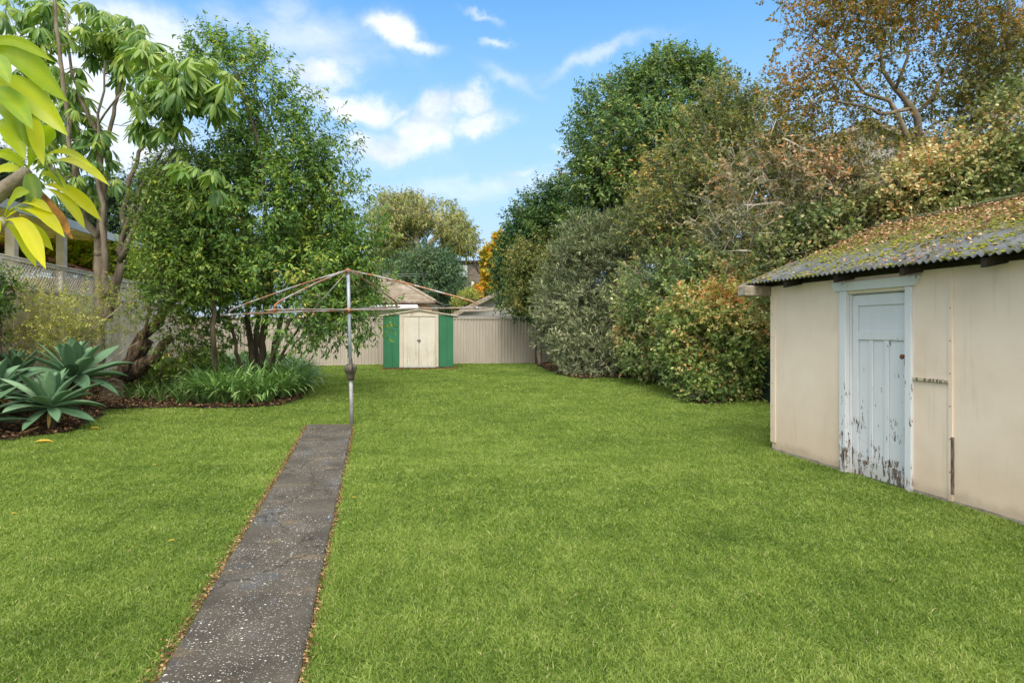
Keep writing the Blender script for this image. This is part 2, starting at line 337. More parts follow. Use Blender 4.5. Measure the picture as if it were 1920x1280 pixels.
# ------------------------------------------------------------------ concrete path
def path():
    m, t, b = base_mat('aggregate_concrete', .8, .3); oc = t.new('ShaderNodeTexCoord').outputs['Object']
    warp = t.mapping(oc, (1, .7, 1))
    base = t.ramp(t.noise(oc, 2.3, 10, .65), [(.3, (.046, .039, .029)), (.5, (.085, .073, .056)), (.7, (.13, .114, .09))])
    speck = t.noise(oc, 90, 6, .7); base = t.mix(t.step(speck, .35, .7), t.mix(.45, base, (.02, .018, .015, 1)), base)
    blue = t.step(t.noise(t.mapping(oc, (1.6, .8, 1), loc=(3.1, 2.2, 0)), 1.9, 4, .6), .55, .68, 0, .38); base = t.mix(blue, base, (.075, .1, .135, 1))
    brown = t.step(t.noise(t.mapping(oc, (1, 2.4, 1), loc=(7, 1, 0)), 2.1, 6, .6), .54, .7, 0, .5); base = t.mix(brown, base, (.17, .12, .06, 1))
    patch = t.step(t.noise(t.mapping(oc, loc=(1, 5, 0)), 1.6, 3, .5), .36, .56)
    for sc, thr, pick in ((40, .30, .80), (75, .30, .74), (120, .32, .8)):
        vo = t.new('ShaderNodeTexVoronoi'); dv = t.new('ShaderNodeTexNoise'); t.l.new(oc, dv.inputs['Vector']); dv.inputs['Scale'].default_value = sc * 1.1
        mv = t.new('ShaderNodeVectorMath', operation='MULTIPLY_ADD'); t.l.new(dv.outputs['Color'], mv.inputs[0]); mv.inputs[1].default_value = (.6 / sc,) * 3; t.l.new(t.mapping(oc, (1, 1.25, 1)), mv.inputs[2])
        t.l.new(mv.outputs[0], vo.inputs['Vector']); vo.inputs['Scale'].default_value = sc
        sc3 = t.new('ShaderNodeSeparateColor'); t.l.new(vo.outputs['Color'], sc3.inputs[0])
        sel = t.m('MULTIPLY', t.step(vo.outputs['Distance'], thr, thr - .06), t.m('GREATER_THAN', sc3.outputs[0], pick)); sel = t.m('MULTIPLY', sel, t.m('ADD', t.m('MULTIPLY', patch, .75), .15))
        base = t.mix(sel, base, t.ramp(sc3.outputs[1], [(0, (.22, .2, .17)), (.5, (.42, .4, .36)), (1, (.8, .8, .78))]))
    vc = t.new('ShaderNodeTexVoronoi', feature='DISTANCE_TO_EDGE'); wq = t.new('ShaderNodeTexNoise'); t.l.new(oc, wq.inputs['Vector']); wq.inputs['Scale'].default_value = 5; wq.inputs['Detail'].default_value = 6
    mv = t.new('ShaderNodeVectorMath', operation='MULTIPLY_ADD'); t.l.new(wq.outputs['Color'], mv.inputs[0]); mv.inputs[1].default_value = (.35, .35, .35); t.l.new(oc, mv.inputs[2]); t.l.new(mv.outputs[0], vc.inputs['Vector']); vc.inputs['Scale'].default_value = .62
    base = t.mix(t.step(vc.outputs['Distance'], .007, .002, 0, .8), base, (.02, .018, .012, 1))
    base = t.mix(t.step(t.noise(oc, 4.5, 8, .75), .6, .72, 0, .45), base, (.05, .06, .025, 1))
    t.l.new(base, b.inputs['Base Color'])
    bn = t.new('ShaderNodeBump'); bn.inputs['Strength'].default_value = .6; bn.inputs['Distance'].default_value = .004
    t.l.new(t.noise(oc, 60, 8, .7), bn.inputs['Height']); t.l.new(bn.outputs[0], b.inputs['Normal'])
    n = 60; V = []; Fc = []; r = random.Random(4)
    for i in range(n + 1):
        k = i / n; l = pL0e.lerp(pL1, k); rr = pR0e.lerp(pR1, k); j1 = r.uniform(-.006, .006); j2 = r.uniform(-.006, .006); h = .028
        row = [(l.x + j1, l.y, -.05), (l.x + j1, l.y, h - .008), (l.x + .012 + j1, l.y, h)]
        for q in range(1, 4): p = l.lerp(rr, q / 4); row.append((p.x, p.y, h - .003))
        row += [(rr.x - .012 + j2, rr.y, h), (rr.x + j2, rr.y, h - .008), (rr.x + j2, rr.y, -.05)]
        zo = float(gz((l.x + rr.x) / 2, l.y)); V += [(a, b_, c + zo) for a, b_, c in row]
    W_ = 9
    for i in range(n):
        for j in range(W_ - 1): a = i * W_ + j; Fc.append((a, a + 1, a + W_ + 1, a + W_))
    Fc.append(tuple(n * W_ + j for j in range(W_))); mb = MB(); mb.add(V, [f[::-1] for f in Fc]); tag(mb.build('concrete_path', m), kind='structure')
    # dead leaves lying in the gap along both edges
    Ps = []
    for a, b_, s, wv in ((pL0e, pL1, -1, .055), (pR0e, pR1, 1, .03), (pL1, pR1, 0, .05)):
        k = 4200 if s else 500; tt = RNG.uniform(0, 1, k); o = np.abs(RNG.normal(0, 1, k)) * wv * .6
        x = a.x + (b_.x - a.x) * tt + (s if s else 0) * (o + .003); y = a.y + (b_.y - a.y) * tt + (0 if s else 1) * o; Ps.append(np.stack([x, y, gz(x, y) + RNG.uniform(.004, .022, k)], -1))
    P = np.concatenate(Ps); k = len(P)
    mt = leaf_mat('dead_leaf', [(0, (.05, .028, .014)), (.4, (.19, .10, .045)), (.75, (.36, .21, .10)), (1, (.55, .37, .2))], .1, .75, .2)
    tag(leaves('dead_leaves', P, RNG.normal(size=(k, 3)) * (1, 1, .3), RNG.normal(size=(k, 3)) * .5 + (0, 0, 1), RNG.uniform(.008, .026, k), RNG.uniform(.006, .014, k), 'ovate', RNG.uniform(0, 1, k), mt),
        'brown dead leaves gathered in the gaps along the path edges', 'dead leaves', kind='stuff')
    return mt
M_dead = path()
# single yellow leaves on the lawn
M_yl = leaf_mat('yellow_leaf', [(0, (.45, .3, .03)), (1, (.6, .42, .05))], .2)
spots = [(82, 833, 'long yellowed leaf lying on the lawn in front of the agave bed'), (178, 807, 'brownish leaf on the lawn just right of the agave bed'), (26, 971, 'pale fallen leaf on the lawn near the left edge of the photo'),
         (290, 877, 'small yellow leaf on the grass left of the path, midway along'), (322, 1023, 'small yellow leaf on the grass left of the path, near its front end'), (664, 940, 'tiny yellow leaf on the lawn just right of the path'), (616, 745, 'pale fallen leaf on the lawn behind the end of the path')]
for u, v, lab in spots:
    p = G(u, v); L = .24 if u == 82 else (.14 if u == 178 else .05)
    o = leaves('fallen_leaf', np.array([[p.x - L / 2, p.y, p.z + .042]]), np.array([[1., .25, .05]]), np.array([[.1, -.2, 1.]]), L, L * .3, 'ovate', np.array([.6]), M_yl)
    tag(o, lab, 'leaf', 'single leaves fallen on the lawn')
# ================================================================== BUILT THINGS
def onX(u, v, X0):
    x = (u - 960) / F; d = X0 / (x * CS + SN); return W(u, v, d)
M_fibro = pm('cream_fibro_sheet', [(.25, (.5, .42, .285)), (.5, (.58, .5, .36)), (.75, (.63, .56, .42))], 1.6, 9, .75, .12, 40, spec=.2, dist=.004)
def fibro():
    m, t, b = base_mat('cream_fibro_weathered', .75, .2); oc = t.new('ShaderNodeTexCoord').outputs['Object']
    c = t.ramp(t.noise(oc, 1.4, 8, .6), [(.25, (.66, .535, .42)), (.5, (.75, .615, .495)), (.75, (.79, .67, .55))])
    st = t.noise(t.mapping(oc, (6, 6, .5)), 2.2, 6, .6); c = t.mix(t.step(st, .55, .8, 0, .3), c, (.36, .29, .17, 1))
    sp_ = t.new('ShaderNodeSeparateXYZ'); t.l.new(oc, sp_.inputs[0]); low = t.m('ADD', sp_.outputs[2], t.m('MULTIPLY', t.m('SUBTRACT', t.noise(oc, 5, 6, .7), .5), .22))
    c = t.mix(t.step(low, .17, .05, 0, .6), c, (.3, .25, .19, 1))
    c = t.mix(t.step(low, .75, .1, 0, .35), c, (.62, .44, .27, 1))
    c = t.mix(t.step(t.noise(oc, 13, 5, .8), .72, .8, 0, .35), c, (.25, .2, .13, 1))
    t.l.new(c, b.inputs['Base Color']); bn = t.new('ShaderNodeBump'); bn.inputs['Strength'].default_value = .25; bn.inputs['Distance'].default_value = .006
    t.l.new(t.noise(oc, 9, 9, .6), bn.inputs['Height']); t.l.new(bn.outputs[0], b.inputs['Normal']); return m
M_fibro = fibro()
def peel(name, paint, amt=0., zs=2.0):
    m, t, b = base_mat(name, .6, .3); oc = t.new('ShaderNodeTexCoord').outputs['Object']
    sp_ = t.new('ShaderNodeSeparateXYZ'); t.l.new(oc, sp_.inputs[0]); z = sp_.outputs[2]
    n1 = t.noise(t.mapping(oc, (1, 1, .28)), 26, 8, .72); n2 = t.noise(oc, 3.2, 3, .5)
    thr = t.m('ADD', t.m('ADD', n1, t.m('MULTIPLY', t.m('SUBTRACT', n2, .5), .5)), t.step(z, 1.7, .1, .02, .135))
    mk = t.step(thr, .69 - amt, .715 - amt); c = t.mix(t.noise(t.mapping(oc, (1, 1, .2)), 12, 6, .6), (paint[0] * .86, paint[1] * .86, paint[2] * .86, 1), (*paint, 1))
    und = t.ramp(t.noise(t.mapping(oc, (1, 1, .2)), 60, 4, .6), [(.35, (.05, .035, .025)), (.6, (.2, .15, .11)), (.75, (.5, .5, .48))])
    c = t.mix(t.step(z, .3, .03, 0, .55), c, t.mix(t.noise(oc, 20, 5, .7), c, (.33, .22, .13, 1)))
    t.l.new(t.mix(mk, c, und), b.inputs['Base Color']); bn = t.new('ShaderNodeBump'); bn.inputs['Strength'].default_value = .6; bn.inputs['Distance'].default_value = .003
    t.l.new(t.m('SUBTRACT', t.m('MULTIPLY', t.noise(t.mapping(oc, (1, 1, .15)), 40, 6, .6), .5), mk), bn.inputs['Height']); t.l.new(bn.outputs[0], b.inputs['Normal']); return m
M_door = peel('peeling_pale_blue_paint', (.68, .7, .73)); M_doorlow = peel('peeling_bottom_rail', (.62, .66, .67), .07)
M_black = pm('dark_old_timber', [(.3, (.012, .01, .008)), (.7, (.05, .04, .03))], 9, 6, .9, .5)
M_weath = pm('weathered_board', [(.3, (.16, .12, .075)), (.55, (.3, .26, .2)), (.75, (.5, .48, .44))], 9, 8, .85, .4)
M_rust = pm('rust', [(.3, (.05, .022, .012)), (.6, (.2, .085, .035))], 30, 6, .8, .5)

# ---------------- outbuilding on the right
t0 = thing('outbuilding', 'cream fibro sheet outbuilding with peeling pale blue door and mossy corrugated roof', 'shed', (SHX, 5.4, 0))
zt = 2.17; w_ = MB(); w_.box((SHX, SHY0, -.1), (SHX + .08, SHY1, zt)); w_.box((SHX + .002, SHY1 - .08, -.1), (8.9, SHY1 - .001, zt)); w_.box((8.9, SHY0, -.1), (8.98, SHY1 - .002, zt)); w_.box((SHX + .082, SHY0 + .001, -.1), (8.9, SHY0 + .08, zt))
RX, RZ, EX = 7.09, 3.06, 4.93; EZ = 2.215; sl_ = (RZ - EZ) / (RX - EX)
for yy in (SHY1 - .06, SHY0 + .02): w_.add([(SHX + .01, yy, zt - .001), (8.9, yy, zt - .001), (RX, yy, RZ - .06), (SHX + .01, yy + .04, zt - .001), (8.9, yy + .04, zt - .001), (RX, yy + .04, RZ - .06)], [(0, 1, 2), (5, 4, 3), (0, 2, 5, 3), (1, 4, 5, 2)])
# cut the doorway: build the front wall as pieces instead
def yX(u): return onX(u, 700, SHX).y
yd0, yd1 = yX(1712.5), yX(1577)     # casing outer edges (near, far)
w_.v = []; w_.f = []; w_.sm = []; w_.n = 0
w_.box((SHX, SHY0, -.1), (SHX + .08, yd0 + .03, zt)); w_.box((SHX, yd1 - .03, -.1), (SHX + .08, SHY1, zt)); w_.box((SHX, yd0 + .03, 2.0), (SHX + .08, yd1 - .03, zt))
w_.box((SHX + .081, SHY1 - .08, -.1), (8.9, SHY1 - .002, zt - .003)); w_.box((8.9, SHY0, -.1), (8.98, SHY1 - .004, zt - .006)); w_.box((SHX + .081, SHY0 + .001, -.1), (8.9, SHY0 + .08, zt - .003))
for yy in (SHY1 - .06, SHY0 + .02): w_.add([(SHX + .01, yy, zt), (8.95, yy, zt), (RX, yy, RZ - .06), (SHX + .01, yy + .04, zt), (8.95, yy + .04, zt), (RX, yy + .04, RZ - .06)], [(0, 2, 1), (3, 4, 5), (0, 3, 5, 2), (1, 2, 5, 4)])
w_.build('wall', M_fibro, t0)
fr = SHX - .012
def batten(u0, u1, z0, z1, name='cover_batten', mat=None, proud=.014):
    b = MB(); ya, yb = yX(u1), yX(u0); b.box((SHX - proud, ya, z0), (SHX + .004, yb, z1), .003); return b.build(name, mat or M_fibro, t0)
batten(1446, 1455, .12, zt - .005); batten(1780, 1788, .03, zt - .005); batten(1582, 1587, 2.1, zt - .005); batten(1703, 1708, 2.1, zt - .005)
M_strip = peel('peeling_cream_strip', (.55, .47, .34), .1)
b = MB(); ya, yb = yX(1783), yX(1714); b.box((SHX - .02, ya + .01, 1.105), (SHX + .002, yb, 1.14), .004); b.build('cover_batten', M_strip, t0)
b = MB(); b.box((SHX - .017, yX(1789.5), .1), (SHX + .001, yX(1785.5), .62)); tag(b.build('cover_batten', peel('rotted_timber_strip', (.4, .34, .25), .28), t0), 'rotted bare timber strip')
b = MB()
for yn in [yX(1446 + 4), yX(1784), yX(1784) - 1.2] + [yX(1585)]:
    zn = .3 if yn < yd0 or yn > yd1 + .2 else 2.12
    while zn < 2.1:
        b.tube([(SHX - .016, yn, zn), (SHX - .0175, yn, zn)], .006, 7); zn += .3
tag(b.build('nail_heads', M_rust, t0), kind='stuff')
b = MB(); b.box((SHX - .006, SHY0, -.05), (SHX + .001, yd0, .045)); b.box((SHX - .006, yd1, -.05), (SHX + .001, SHY1 + .004, .045)); b.build('plinth', pm('stained_concrete', [(.3, (.2, .16, .11)), (.6, (.36, .32, .25))], 9, 8, .9, .5), t0)
# casing
def yz(u, v, X0=SHX): p = onX(u, v, X0); return p.y, p.z
b = MB(); b.box((SHX - .028, yX(1589), -.03), (SHX + .03, yd1, 2.03), .005); b.build('door_frame', M_door, t0)
b = MB(); b.box((SHX - .028, yd0, -.03), (SHX + .03, yX(1700), 2.03), .005); b.build('door_frame', M_door, t0)
ya, yb = yX(1728), yX(1565); z0, z1 = 2.031, 2.125
b = MB(); b.hexa([(SHX - .04, ya + .05, z0), (SHX + .03, ya + .05, z0), (SHX + .03, yb - .04, z0), (SHX - .04, yb - .04, z0), (SHX - .055, ya, z1), (SHX + .03, ya, z1), (SHX + .03, yb, z1), (SHX - .055, yb, z1)]); b.build('door_head', M_door, t0)
b = MB(); b.box((SHX + .03, yX(1589) - .012, -.03), (SHX + .1, yd1 - .03, 2.0)); b.box((SHX + .03, yd0 + .03, -.03), (SHX + .1, yX(1700) + .008, 2.0)); b.box((SHX + .03, yX(1700) + .008, 1.99), (SHX + .1, yX(1589) - .012, 2.03)); b.build('door_frame', M_door, t0)
# door leaf
DX = SHX + .055; D0, D1 = yX(1700) + .012, yX(1589) - .016; DW = D1 - D0
dz0, dz1 = .0, 1.985
door = MB(); door.box((DX + .018, D0, dz0), (DX + .045, D1, dz1)); dl = door.build('door', M_door, t0)
def db(y0, y1, z0, z1, mat=M_door, name='door_rail', x=0):
    b = MB(); b.box((DX + x, D0 + DW * y0, z0), (DX + .0145, D0 + DW * y1, z1), .004); return b.build(name, mat, dl)
db(0, .1, .004, 1.98, name='door_stile'); db(.9, 1, .004, 1.98, name='door_stile')
db(.102, .898, 1.86, 1.98); db(.102, .898, 1.49, 1.585, x=-.001); db(.102, .898, .01, .175, M_doorlow)
db(.36, .43, .178, 1.487, name='door_muntin', x=.002); db(.63, .70, .178, 1.487, name='door_muntin', x=.002)
b = MB(); kx, ky, kz = DX - .001, D0 + DW * .07, 1.33; b.tube([(kx, ky, kz), (kx - .03, ky, kz), (kx - .035, ky, kz), (kx - .05, ky, kz), (kx - .062, ky, kz)], [.009, .009, .022, .026, .012], 12)
b.box((kx - .004, ky - .016, kz - .09), (kx, ky + .016, kz + .02), .002); b.build('door_handle', M_rust, dl)
# eave timbers
b = MB(); b.box((SHX - .03, SHY0, 2.172), (SHX + .06, SHY1 + .1, 2.225)); b.build('wall_plate', M_black, t0)
for u in (1502, 1600, 1728, 1886):
    y = yX(u); b = MB(); b.hexa([(EX + .04, y - .025, EZ - .10), (SHX + .3, y - .025, EZ + .0), (SHX + .3, y + .025, EZ + .0), (EX + .04, y + .025, EZ - .10), (EX + .04, y - .025, EZ - .02), (SHX + .3, y - .025, EZ + .09), (SHX + .3, y + .025, EZ + .09), (EX + .04, y + .025, EZ - .02)]); b.build('rafter', M_black, t0)
# roof
def roof():
    m, t, b = base_mat('mossy_corrugated_iron', .75, .3); oc = t.new('ShaderNodeTexCoord').outputs['Object']
    c = t.ramp(t.noise(t.mapping(oc, (.4, 2, 1)), 5, 8, .65), [(.3, (.055, .06, .066)), (.55, (.12, .13, .142)), (.75, (.2, .21, .22))])
    sp_ = t.new('ShaderNodeSeparateXYZ'); t.l.new(oc, sp_.inputs[0]); h = t.step(sp_.outputs[0], EX, RX, -.06, .2)
    ms = t.step(t.m('ADD', t.noise(oc, 7, 8, .75), h), .47, .56); c = t.mix(ms, c, t.ramp(t.noise(oc, 25, 5, .6), [(.3, (.045, .05, .014)), (.6, (.13, .135, .025))]))
    t.l.new(c, b.inputs['Base Color']); bn = t.new('ShaderNodeBump'); bn.inputs['Strength'].default_value = .6; bn.inputs['Distance'].default_value = .01
    t.l.new(t.m('ADD', t.noise(oc, 50, 6, .6), ms), bn.inputs['Height']); t.l.new(bn.outputs[0], b.inputs['Normal'])
    Y0, Y1 = SHY0 - .2, 7.78; ny = int((Y1 - Y0) / .0762 * 8); y = np.linspace(Y0, Y1, ny); co = .0145 * np.cos((y - Y0) / .0762 * 2 * math.pi)
    mb = MB()
    V = []; k = [0, .25, .5, .75, 1]
    rows = [(EX + (RX - EX) * a, EZ + (RZ - EZ) * a) for a in k] + [(RX + (9.3 - RX) * a, RZ - sl_ * (9.3 - RX) * a) for a in k[1:]]
    arr = np.array([[(x, yy, z + c_) for yy, c_ in zip(y, co)] for x, z in rows]); nr = len(rows); I = np.arange(nr * ny).reshape(nr, ny)
    q = np.stack([I[:-1, :-1], I[1:, :-1], I[1:, 1:], I[:-1, 1:]], -1).reshape(-1, 4); up = arr.reshape(-1, 3); dn = up - (0, 0, .004)
    e = []
    for r in (0, nr - 1):
        a = I[r]; e.append(np.stack([a[:-1], a[1:], a[1:] + nr * ny, a[:-1] + nr * ny], -1))
    Q_ = np.concatenate([q, q[:, ::-1] + nr * ny] + e)
    link_mesh('roof', fast_mesh('roof', np.concatenate([up, dn]), Q_, smooth=True), m, t0)
    mb.tube([(RX, Y0, RZ + .012), (RX, Y1 + .01, RZ + .012)], .05, 8); mb.build('ridge_cap', pm('ridge_moss', [(.3, (.06, .07, .03)), (.6, (.16, .17, .06))], 12, 6, .9, .6), t0)
roof()
b = MB(); ex = EX - .1; b.hexa([(ex, 7.70, EZ - .17), (RX, 7.70, RZ - .14), (RX, 7.735, RZ - .14), (ex, 7.735, EZ - .17), (ex, 7.70, EZ - .035), (RX, 7.70, RZ - .015), (RX, 7.735, RZ - .015), (ex, 7.735, EZ - .035)])
b.hexa([(9.35, 7.70, RZ - .14 - sl_ * 2.26), (RX + .001, 7.70, RZ - .14), (RX + .001, 7.735, RZ - .14), (9.35, 7.735, RZ - .14 - sl_ * 2.26), (9.35, 7.70, RZ - .015 - sl_ * 2.26), (RX + .001, 7.70, RZ - .015), (RX + .001, 7.735, RZ - .015), (9.35, 7.735, RZ - .015 - sl_ * 2.26)])
b.build('barge_board', M_weath, t0)
b = MB(); b.box((EX - .12, 7.52, EZ - .17), (SHX + .05, 7.71, EZ - .035), .012); b.build('eave_end', M_weath, t0)
# leaf litter and moss cushions on the roof
k = 13500; a = RNG.uniform(0, 1, k); a = 1 - np.abs(1 - a * 1.0) ** 1.0; xx = EX + (RX - EX) * a; yy = RNG.uniform(-.5, 7.75, k)
wn_ = wobble(np.stack([xx * 2, yy, 0 * xx], -1), 21, 4.); keep = RNG.uniform(0, 1, k) < np.clip(.10 + .95 * S((a - .28) / .5) + .25 * wn_, .03, 1); xx, yy, a = xx[keep], yy[keep], a[keep]; k = len(xx)
P = np.stack([xx, yy, EZ + sl_ * (xx - EX) + .012 + RNG.uniform(0, .035, k) * (.4 + a)], -1)
M_rl = leaf_mat('roof_leaf', [(0, (.09, .045, .025)), (.35, (.27, .14, .07)), (.7, (.47, .27, .15)), (1, (.66, .46, .3))], .1, .7, .25)
tag(leaves('roof_leaf_litter', P, RNG.normal(size=(k, 3)) * (1, 1, .45), RNG.normal(size=(k, 3)) * .6 + (-.3, 0, 1), RNG.uniform(.022, .055, k), RNG.uniform(.014, .032, k), 'ovate', RNG.uniform(0, 1, k), M_rl), 'orange brown autumn leaves lying on the mossy shed roof', 'fallen leaves', kind='stuff')
k = 26000; a = RNG.uniform(0, 1, k); xx = EX + (RX - EX) * a; yy = RNG.uniform(-.5, 7.75, k); wn_ = wobble(np.stack([xx, yy * 1.5, 0 * xx], -1), 22, 6.)
ph = np.cos((yy - (SHY0 - .2)) / .0762 * 2 * math.pi); keep = RNG.uniform(0, 1, k) < np.clip(.32 + .3 * a + .45 * wn_ + .15 * (a < .03), .02, 1); xx, yy, ph = xx[keep], yy[keep], ph[keep]; k = len(xx); r_ = RNG.uniform(.008, .026, k)
V = []; ang = np.arange(6) * math.pi / 3; ring = np.stack([np.cos(ang), np.sin(ang), 0 * ang], -1); T7 = np.concatenate([ring, ring * .6 + (0, 0, .42), [[0, 0, .6]]])
cen = np.stack([xx, yy, EZ + sl_ * (xx - EX) + .011 * ph - .003], -1); V = (cen[:, None] + T7[None] * r_[:, None, None] * RNG.uniform(.75, 1.25, (k, 13, 1))).reshape(-1, 3)
o = np.arange(k)[:, None, None] * 13; q = np.array([(i, (i + 1) % 6, 6 + (i + 1) % 6, 6 + i) for i in range(6)]); tr = np.array([(6 + i, 6 + (i + 1) % 6, 12) for i in range(6)])
M_moss = leaf_mat('moss', [(0, (.05, .058, .012)), (.5, (.17, .18, .02)), (1, (.3, .3, .04))], .1, .95, .1)
tag(link_mesh('roof_moss', fast_mesh('roof_moss', V, (q[None] + o).reshape(-1, 4), (tr[None] + o).reshape(-1, 3), np.repeat(RNG.uniform(0, 1, k), 13), True), M_moss), 'yellow green moss cushions along the corrugations of the shed roof', 'moss', kind='stuff')

# dark green bin beside the outbuilding's far corner
p = G(1422, 752); M_bin = pm('dark_green_plastic', [(.3, (.008, .018, .015)), (.7, (.018, .038, .03))], 4, 4, .5, .1)
_q = W(1446, 750, 13.2); tb = thing('compost_bin', 'dark green plastic bin half hidden behind the far corner of the cream outbuilding', 'bin', (6.05, 9.0, 0))
b = MB(); b.hexa([(5.86, 8.8, 0), (6.3, 8.8, 0), (6.3, 9.24, 0), (5.86, 9.24, 0), (5.81, 8.75, .92), (6.35, 8.75, .92), (6.35, 9.29, .92), (5.81, 9.29, .92)]); b.box((5.8, 8.74, .86), (6.36, 9.3, .9)); b.build('body', M_bin, tb)
b = MB(); b.hexa([(5.8, 8.72, .921), (6.37, 8.72, .921), (6.37, 9.32, .921), (5.8, 9.32, .921), (5.86, 8.78, .98), (6.31, 8.78, .98), (6.31, 9.26, .98), (5.86, 9.26, .98)]); b.build('lid', M_bin, tb)

for _o in tb.children: _o.matrix_parent_inverse = Matrix.Translation((-6.05, -9.0, 0))
tb.location = (_q.x + .12, _q.y, .02)
# ---------------- back fence
M_cb = pm('beige_steel_sheet', [(.3, (.40, .355, .30)), (.55, (.47, .42, .36)), (.75, (.52, .475, .415))], 1.5, 7, .55, .05, 30, (1, 1, .3), spec=.3)
M_cb2 = pm('beige_steel_rail', [(.3, (.36, .31, .255)), (.7, (.46, .41, .35))], 3, 6, .55, .05)
FY = 25.2; t1 = thing('back_fence', 'beige ribbed steel fence across the far end of the lawn', 'fence', (3.2, FY, .25))
zb, zt2 = .27, 2.03
for i in range(-3, 4):
    x0 = .3 + 2.42 * i; x1 = x0 + 2.42
    if i == 2: pass
    pts = []; x = x0 + .03; pit = .128
    while x + pit < x1 - .02:
        pts += [(x, 0), (x + .05, 0), (x + .066, -.03), (x + .112, -.03)]; x += pit
    pts += [(x, 0), (x1 - .03, 0)]
    V = [(a, FY + o, z) for z in (zb, zt2) for a, o in pts]; n = len(pts); b = MB(); b.add(V, [(j, j + 1, n + j + 1, n + j) for j in range(n - 1)]); b.build('sheet_panel', M_cb, t1)
    b = MB(); b.box((x0 + .025, FY - .045, zt2 - .005), (x1 - .025, FY + .02, zt2 + .045), .004); b.build('top_rail', M_cb2, t1)
    b = MB(); b.box((x0 + .025, FY - .042, zb - .05), (x1 - .025, FY + .02, zb + .01), .004); b.build('bottom_rail', M_cb2, t1)
for i in range(-3, 5):
    b = MB(); x0 = .3 + 2.42 * i; b.box((x0 - .025, FY - .05, .15), (x0 + .025, FY + .025, zt2 + .05), .004); b.build('post', M_cb2, t1)
b = MB(); b.box((-6.5, FY - .02, .12), (10.0, FY + .01, .215)); b.build('plinth_board', M_black, t1)

# ---------------- timber fence with lattice on the left
M_pale = pm('weathered_paling', [(.3, (.4, .34, .26)), (.5, (.58, .5, .4)), (.72, (.7, .63, .53))], 3.2, 8, .85, .4, 20, (2, 2, .25), spec=.15)
M_latt = pm('lattice_timber', [(.3, (.55, .5, .43)), (.7, (.74, .7, .63))], 6, 6, .85, .3, 20, spec=.15)
t2 = thing('timber_fence', 'weathered paling fence topped with diagonal lattice along the left side', 'fence', (-6.5, 14, .5)); LX = -6.5
y = 6.0; b = MB(); r = random.Random(3)
while y < 25.0:
    g_ = float(gz(LX, y)); b.box((LX - .008 + r.uniform(-.004, .004), y, g_ + .02), (LX + .009 + r.choice((-.009, .004)), y + .088, 2.36 + r.uniform(-.008, .008)), .002); y += .1
b.build('palings', M_pale, t2)
for z0, z1 in ((2.365, 2.44), (2.88, 2.94)):
    b = MB(); b.box((LX - .03, 6.0, z0), (LX + .035, 25.0, z1), .005); b.build('rail', M_latt, t2)
b = MB(); b.box((LX - .04, 6.0, 2.942), (LX + .05, 25.0, 2.965), .004); b.build('capping', M_latt, t2)
yp = 6.0; k = 0
while yp < 24.5:
    b = MB(); b.box((LX - .045, yp - .04, .3), (LX + .04, yp + .045, 2.878), .005); b.build('post', M_latt, t2)
    b = MB(); A0, A1 = yp + .05, min(yp + 2.33, 24.95); z0, z1 = 2.442, 2.878; H = z1 - z0
    for sgn, dx_ in ((1, .012), (-1, -.006)):
        q = A0 - H
        while q < A1:
            ya, yb = q, q + H; za, zb_ = (z0, z1) if sgn > 0 else (z1, z0)
            if ya < A0: za += (A0 - ya) * sgn; ya = A0
            if yb > A1: zb_ -= (yb - A1) * sgn; yb = A1
            if yb - ya > .01: hw = .019; x0, x1 = LX + dx_ - .004, LX + dx_ + .004; b.hexa([(x0, ya, za - hw), (x1, ya, za - hw), (x1, yb, zb_ - hw), (x0, yb, zb_ - hw), (x0, ya, za + hw), (x1, ya, za + hw), (x1, yb, zb_ + hw), (x0, yb, zb_ + hw)])
            q += .112
    b.build('lattice_panel', M_latt, t2); yp += 2.4

# ---------------- garden shed
M_grn = pm('green_steel', [(.3, (.03, .15, .075)), (.7, (.042, .19, .1))], 2, 5, .45, .05, 30)
M_crm = pm('cream_steel', [(.3, (.46, .4, .32)), (.5, (.58, .52, .43)), (.7, (.64, .59, .51))], 2.5, 8, .6, .1, 20, (3, 3, .5))
t3 = thing('garden_shed', 'small green steel garden shed with cream double doors at the far end', 'shed', ((gsx0 + gsx1) / 2, (gsy0 + gsy1) / 2, .25))
def gp(u, v): # on the plane Y = gsy0
    x = (u - 960) / F; d = gsy0 / (-x * SN + CS); return W(u, v, d)
xa, xb = gp(720, 640).x, gp(850, 640).x; z0g, z1g = gp(785, 688).z, gp(785, 590).z; xf0, xf1 = gp(749, 640).x, gp(822, 640).x
def ribpan(x0, x1, name='wall'):
    n = max(2, int((x1 - x0) / .3)); b = MB(); pts = []; 
    for i in range(n):
        a = x0 + (x1 - x0) * i / n; e = x0 + (x1 - x0) * (i + 1) / n; pts += [(a, 0), (a + .012, .012), (a + .03, .012), (a + .042, 0)]
    pts.append((x1, 0)); V = [(p, gsy0 - o, z) for z in (z0g, z1g) for p, o in pts]; k = len(pts); b.add(V, [(j, j + 1, k + j + 1, k + j) for j in range(k - 1)]); b.build(name, M_grn, t3)
ribpan(xa, xf0); ribpan(xf1, xb)
b = MB(); b.box((xa + .002, gsy0 + .002, z0g), (xa + .02, gsy1, z1g)); b.box((xb - .02, gsy0 + .002, z0g), (xb - .002, gsy1, z1g)); b.box((xa + .021, gsy1 - .02, z0g), (xb - .021, gsy1, z1g)); b.build('wall', M_grn, t3)
fz = gp(785, 590).z
for a, e in ((xf0, gp(756, 640).x), (gp(816, 640).x, xf1)):
    b = MB(); b.box((a, gsy0 - .03, z0g), (e, gsy0 + .03, fz - .06), .004); b.build('door_frame', M_crm, t3)
b = MB(); b.box((xf0, gsy0 - .032, fz - .058), (xf1, gsy0 + .03, fz + .01), .004); b.build('door_frame', M_crm, t3)
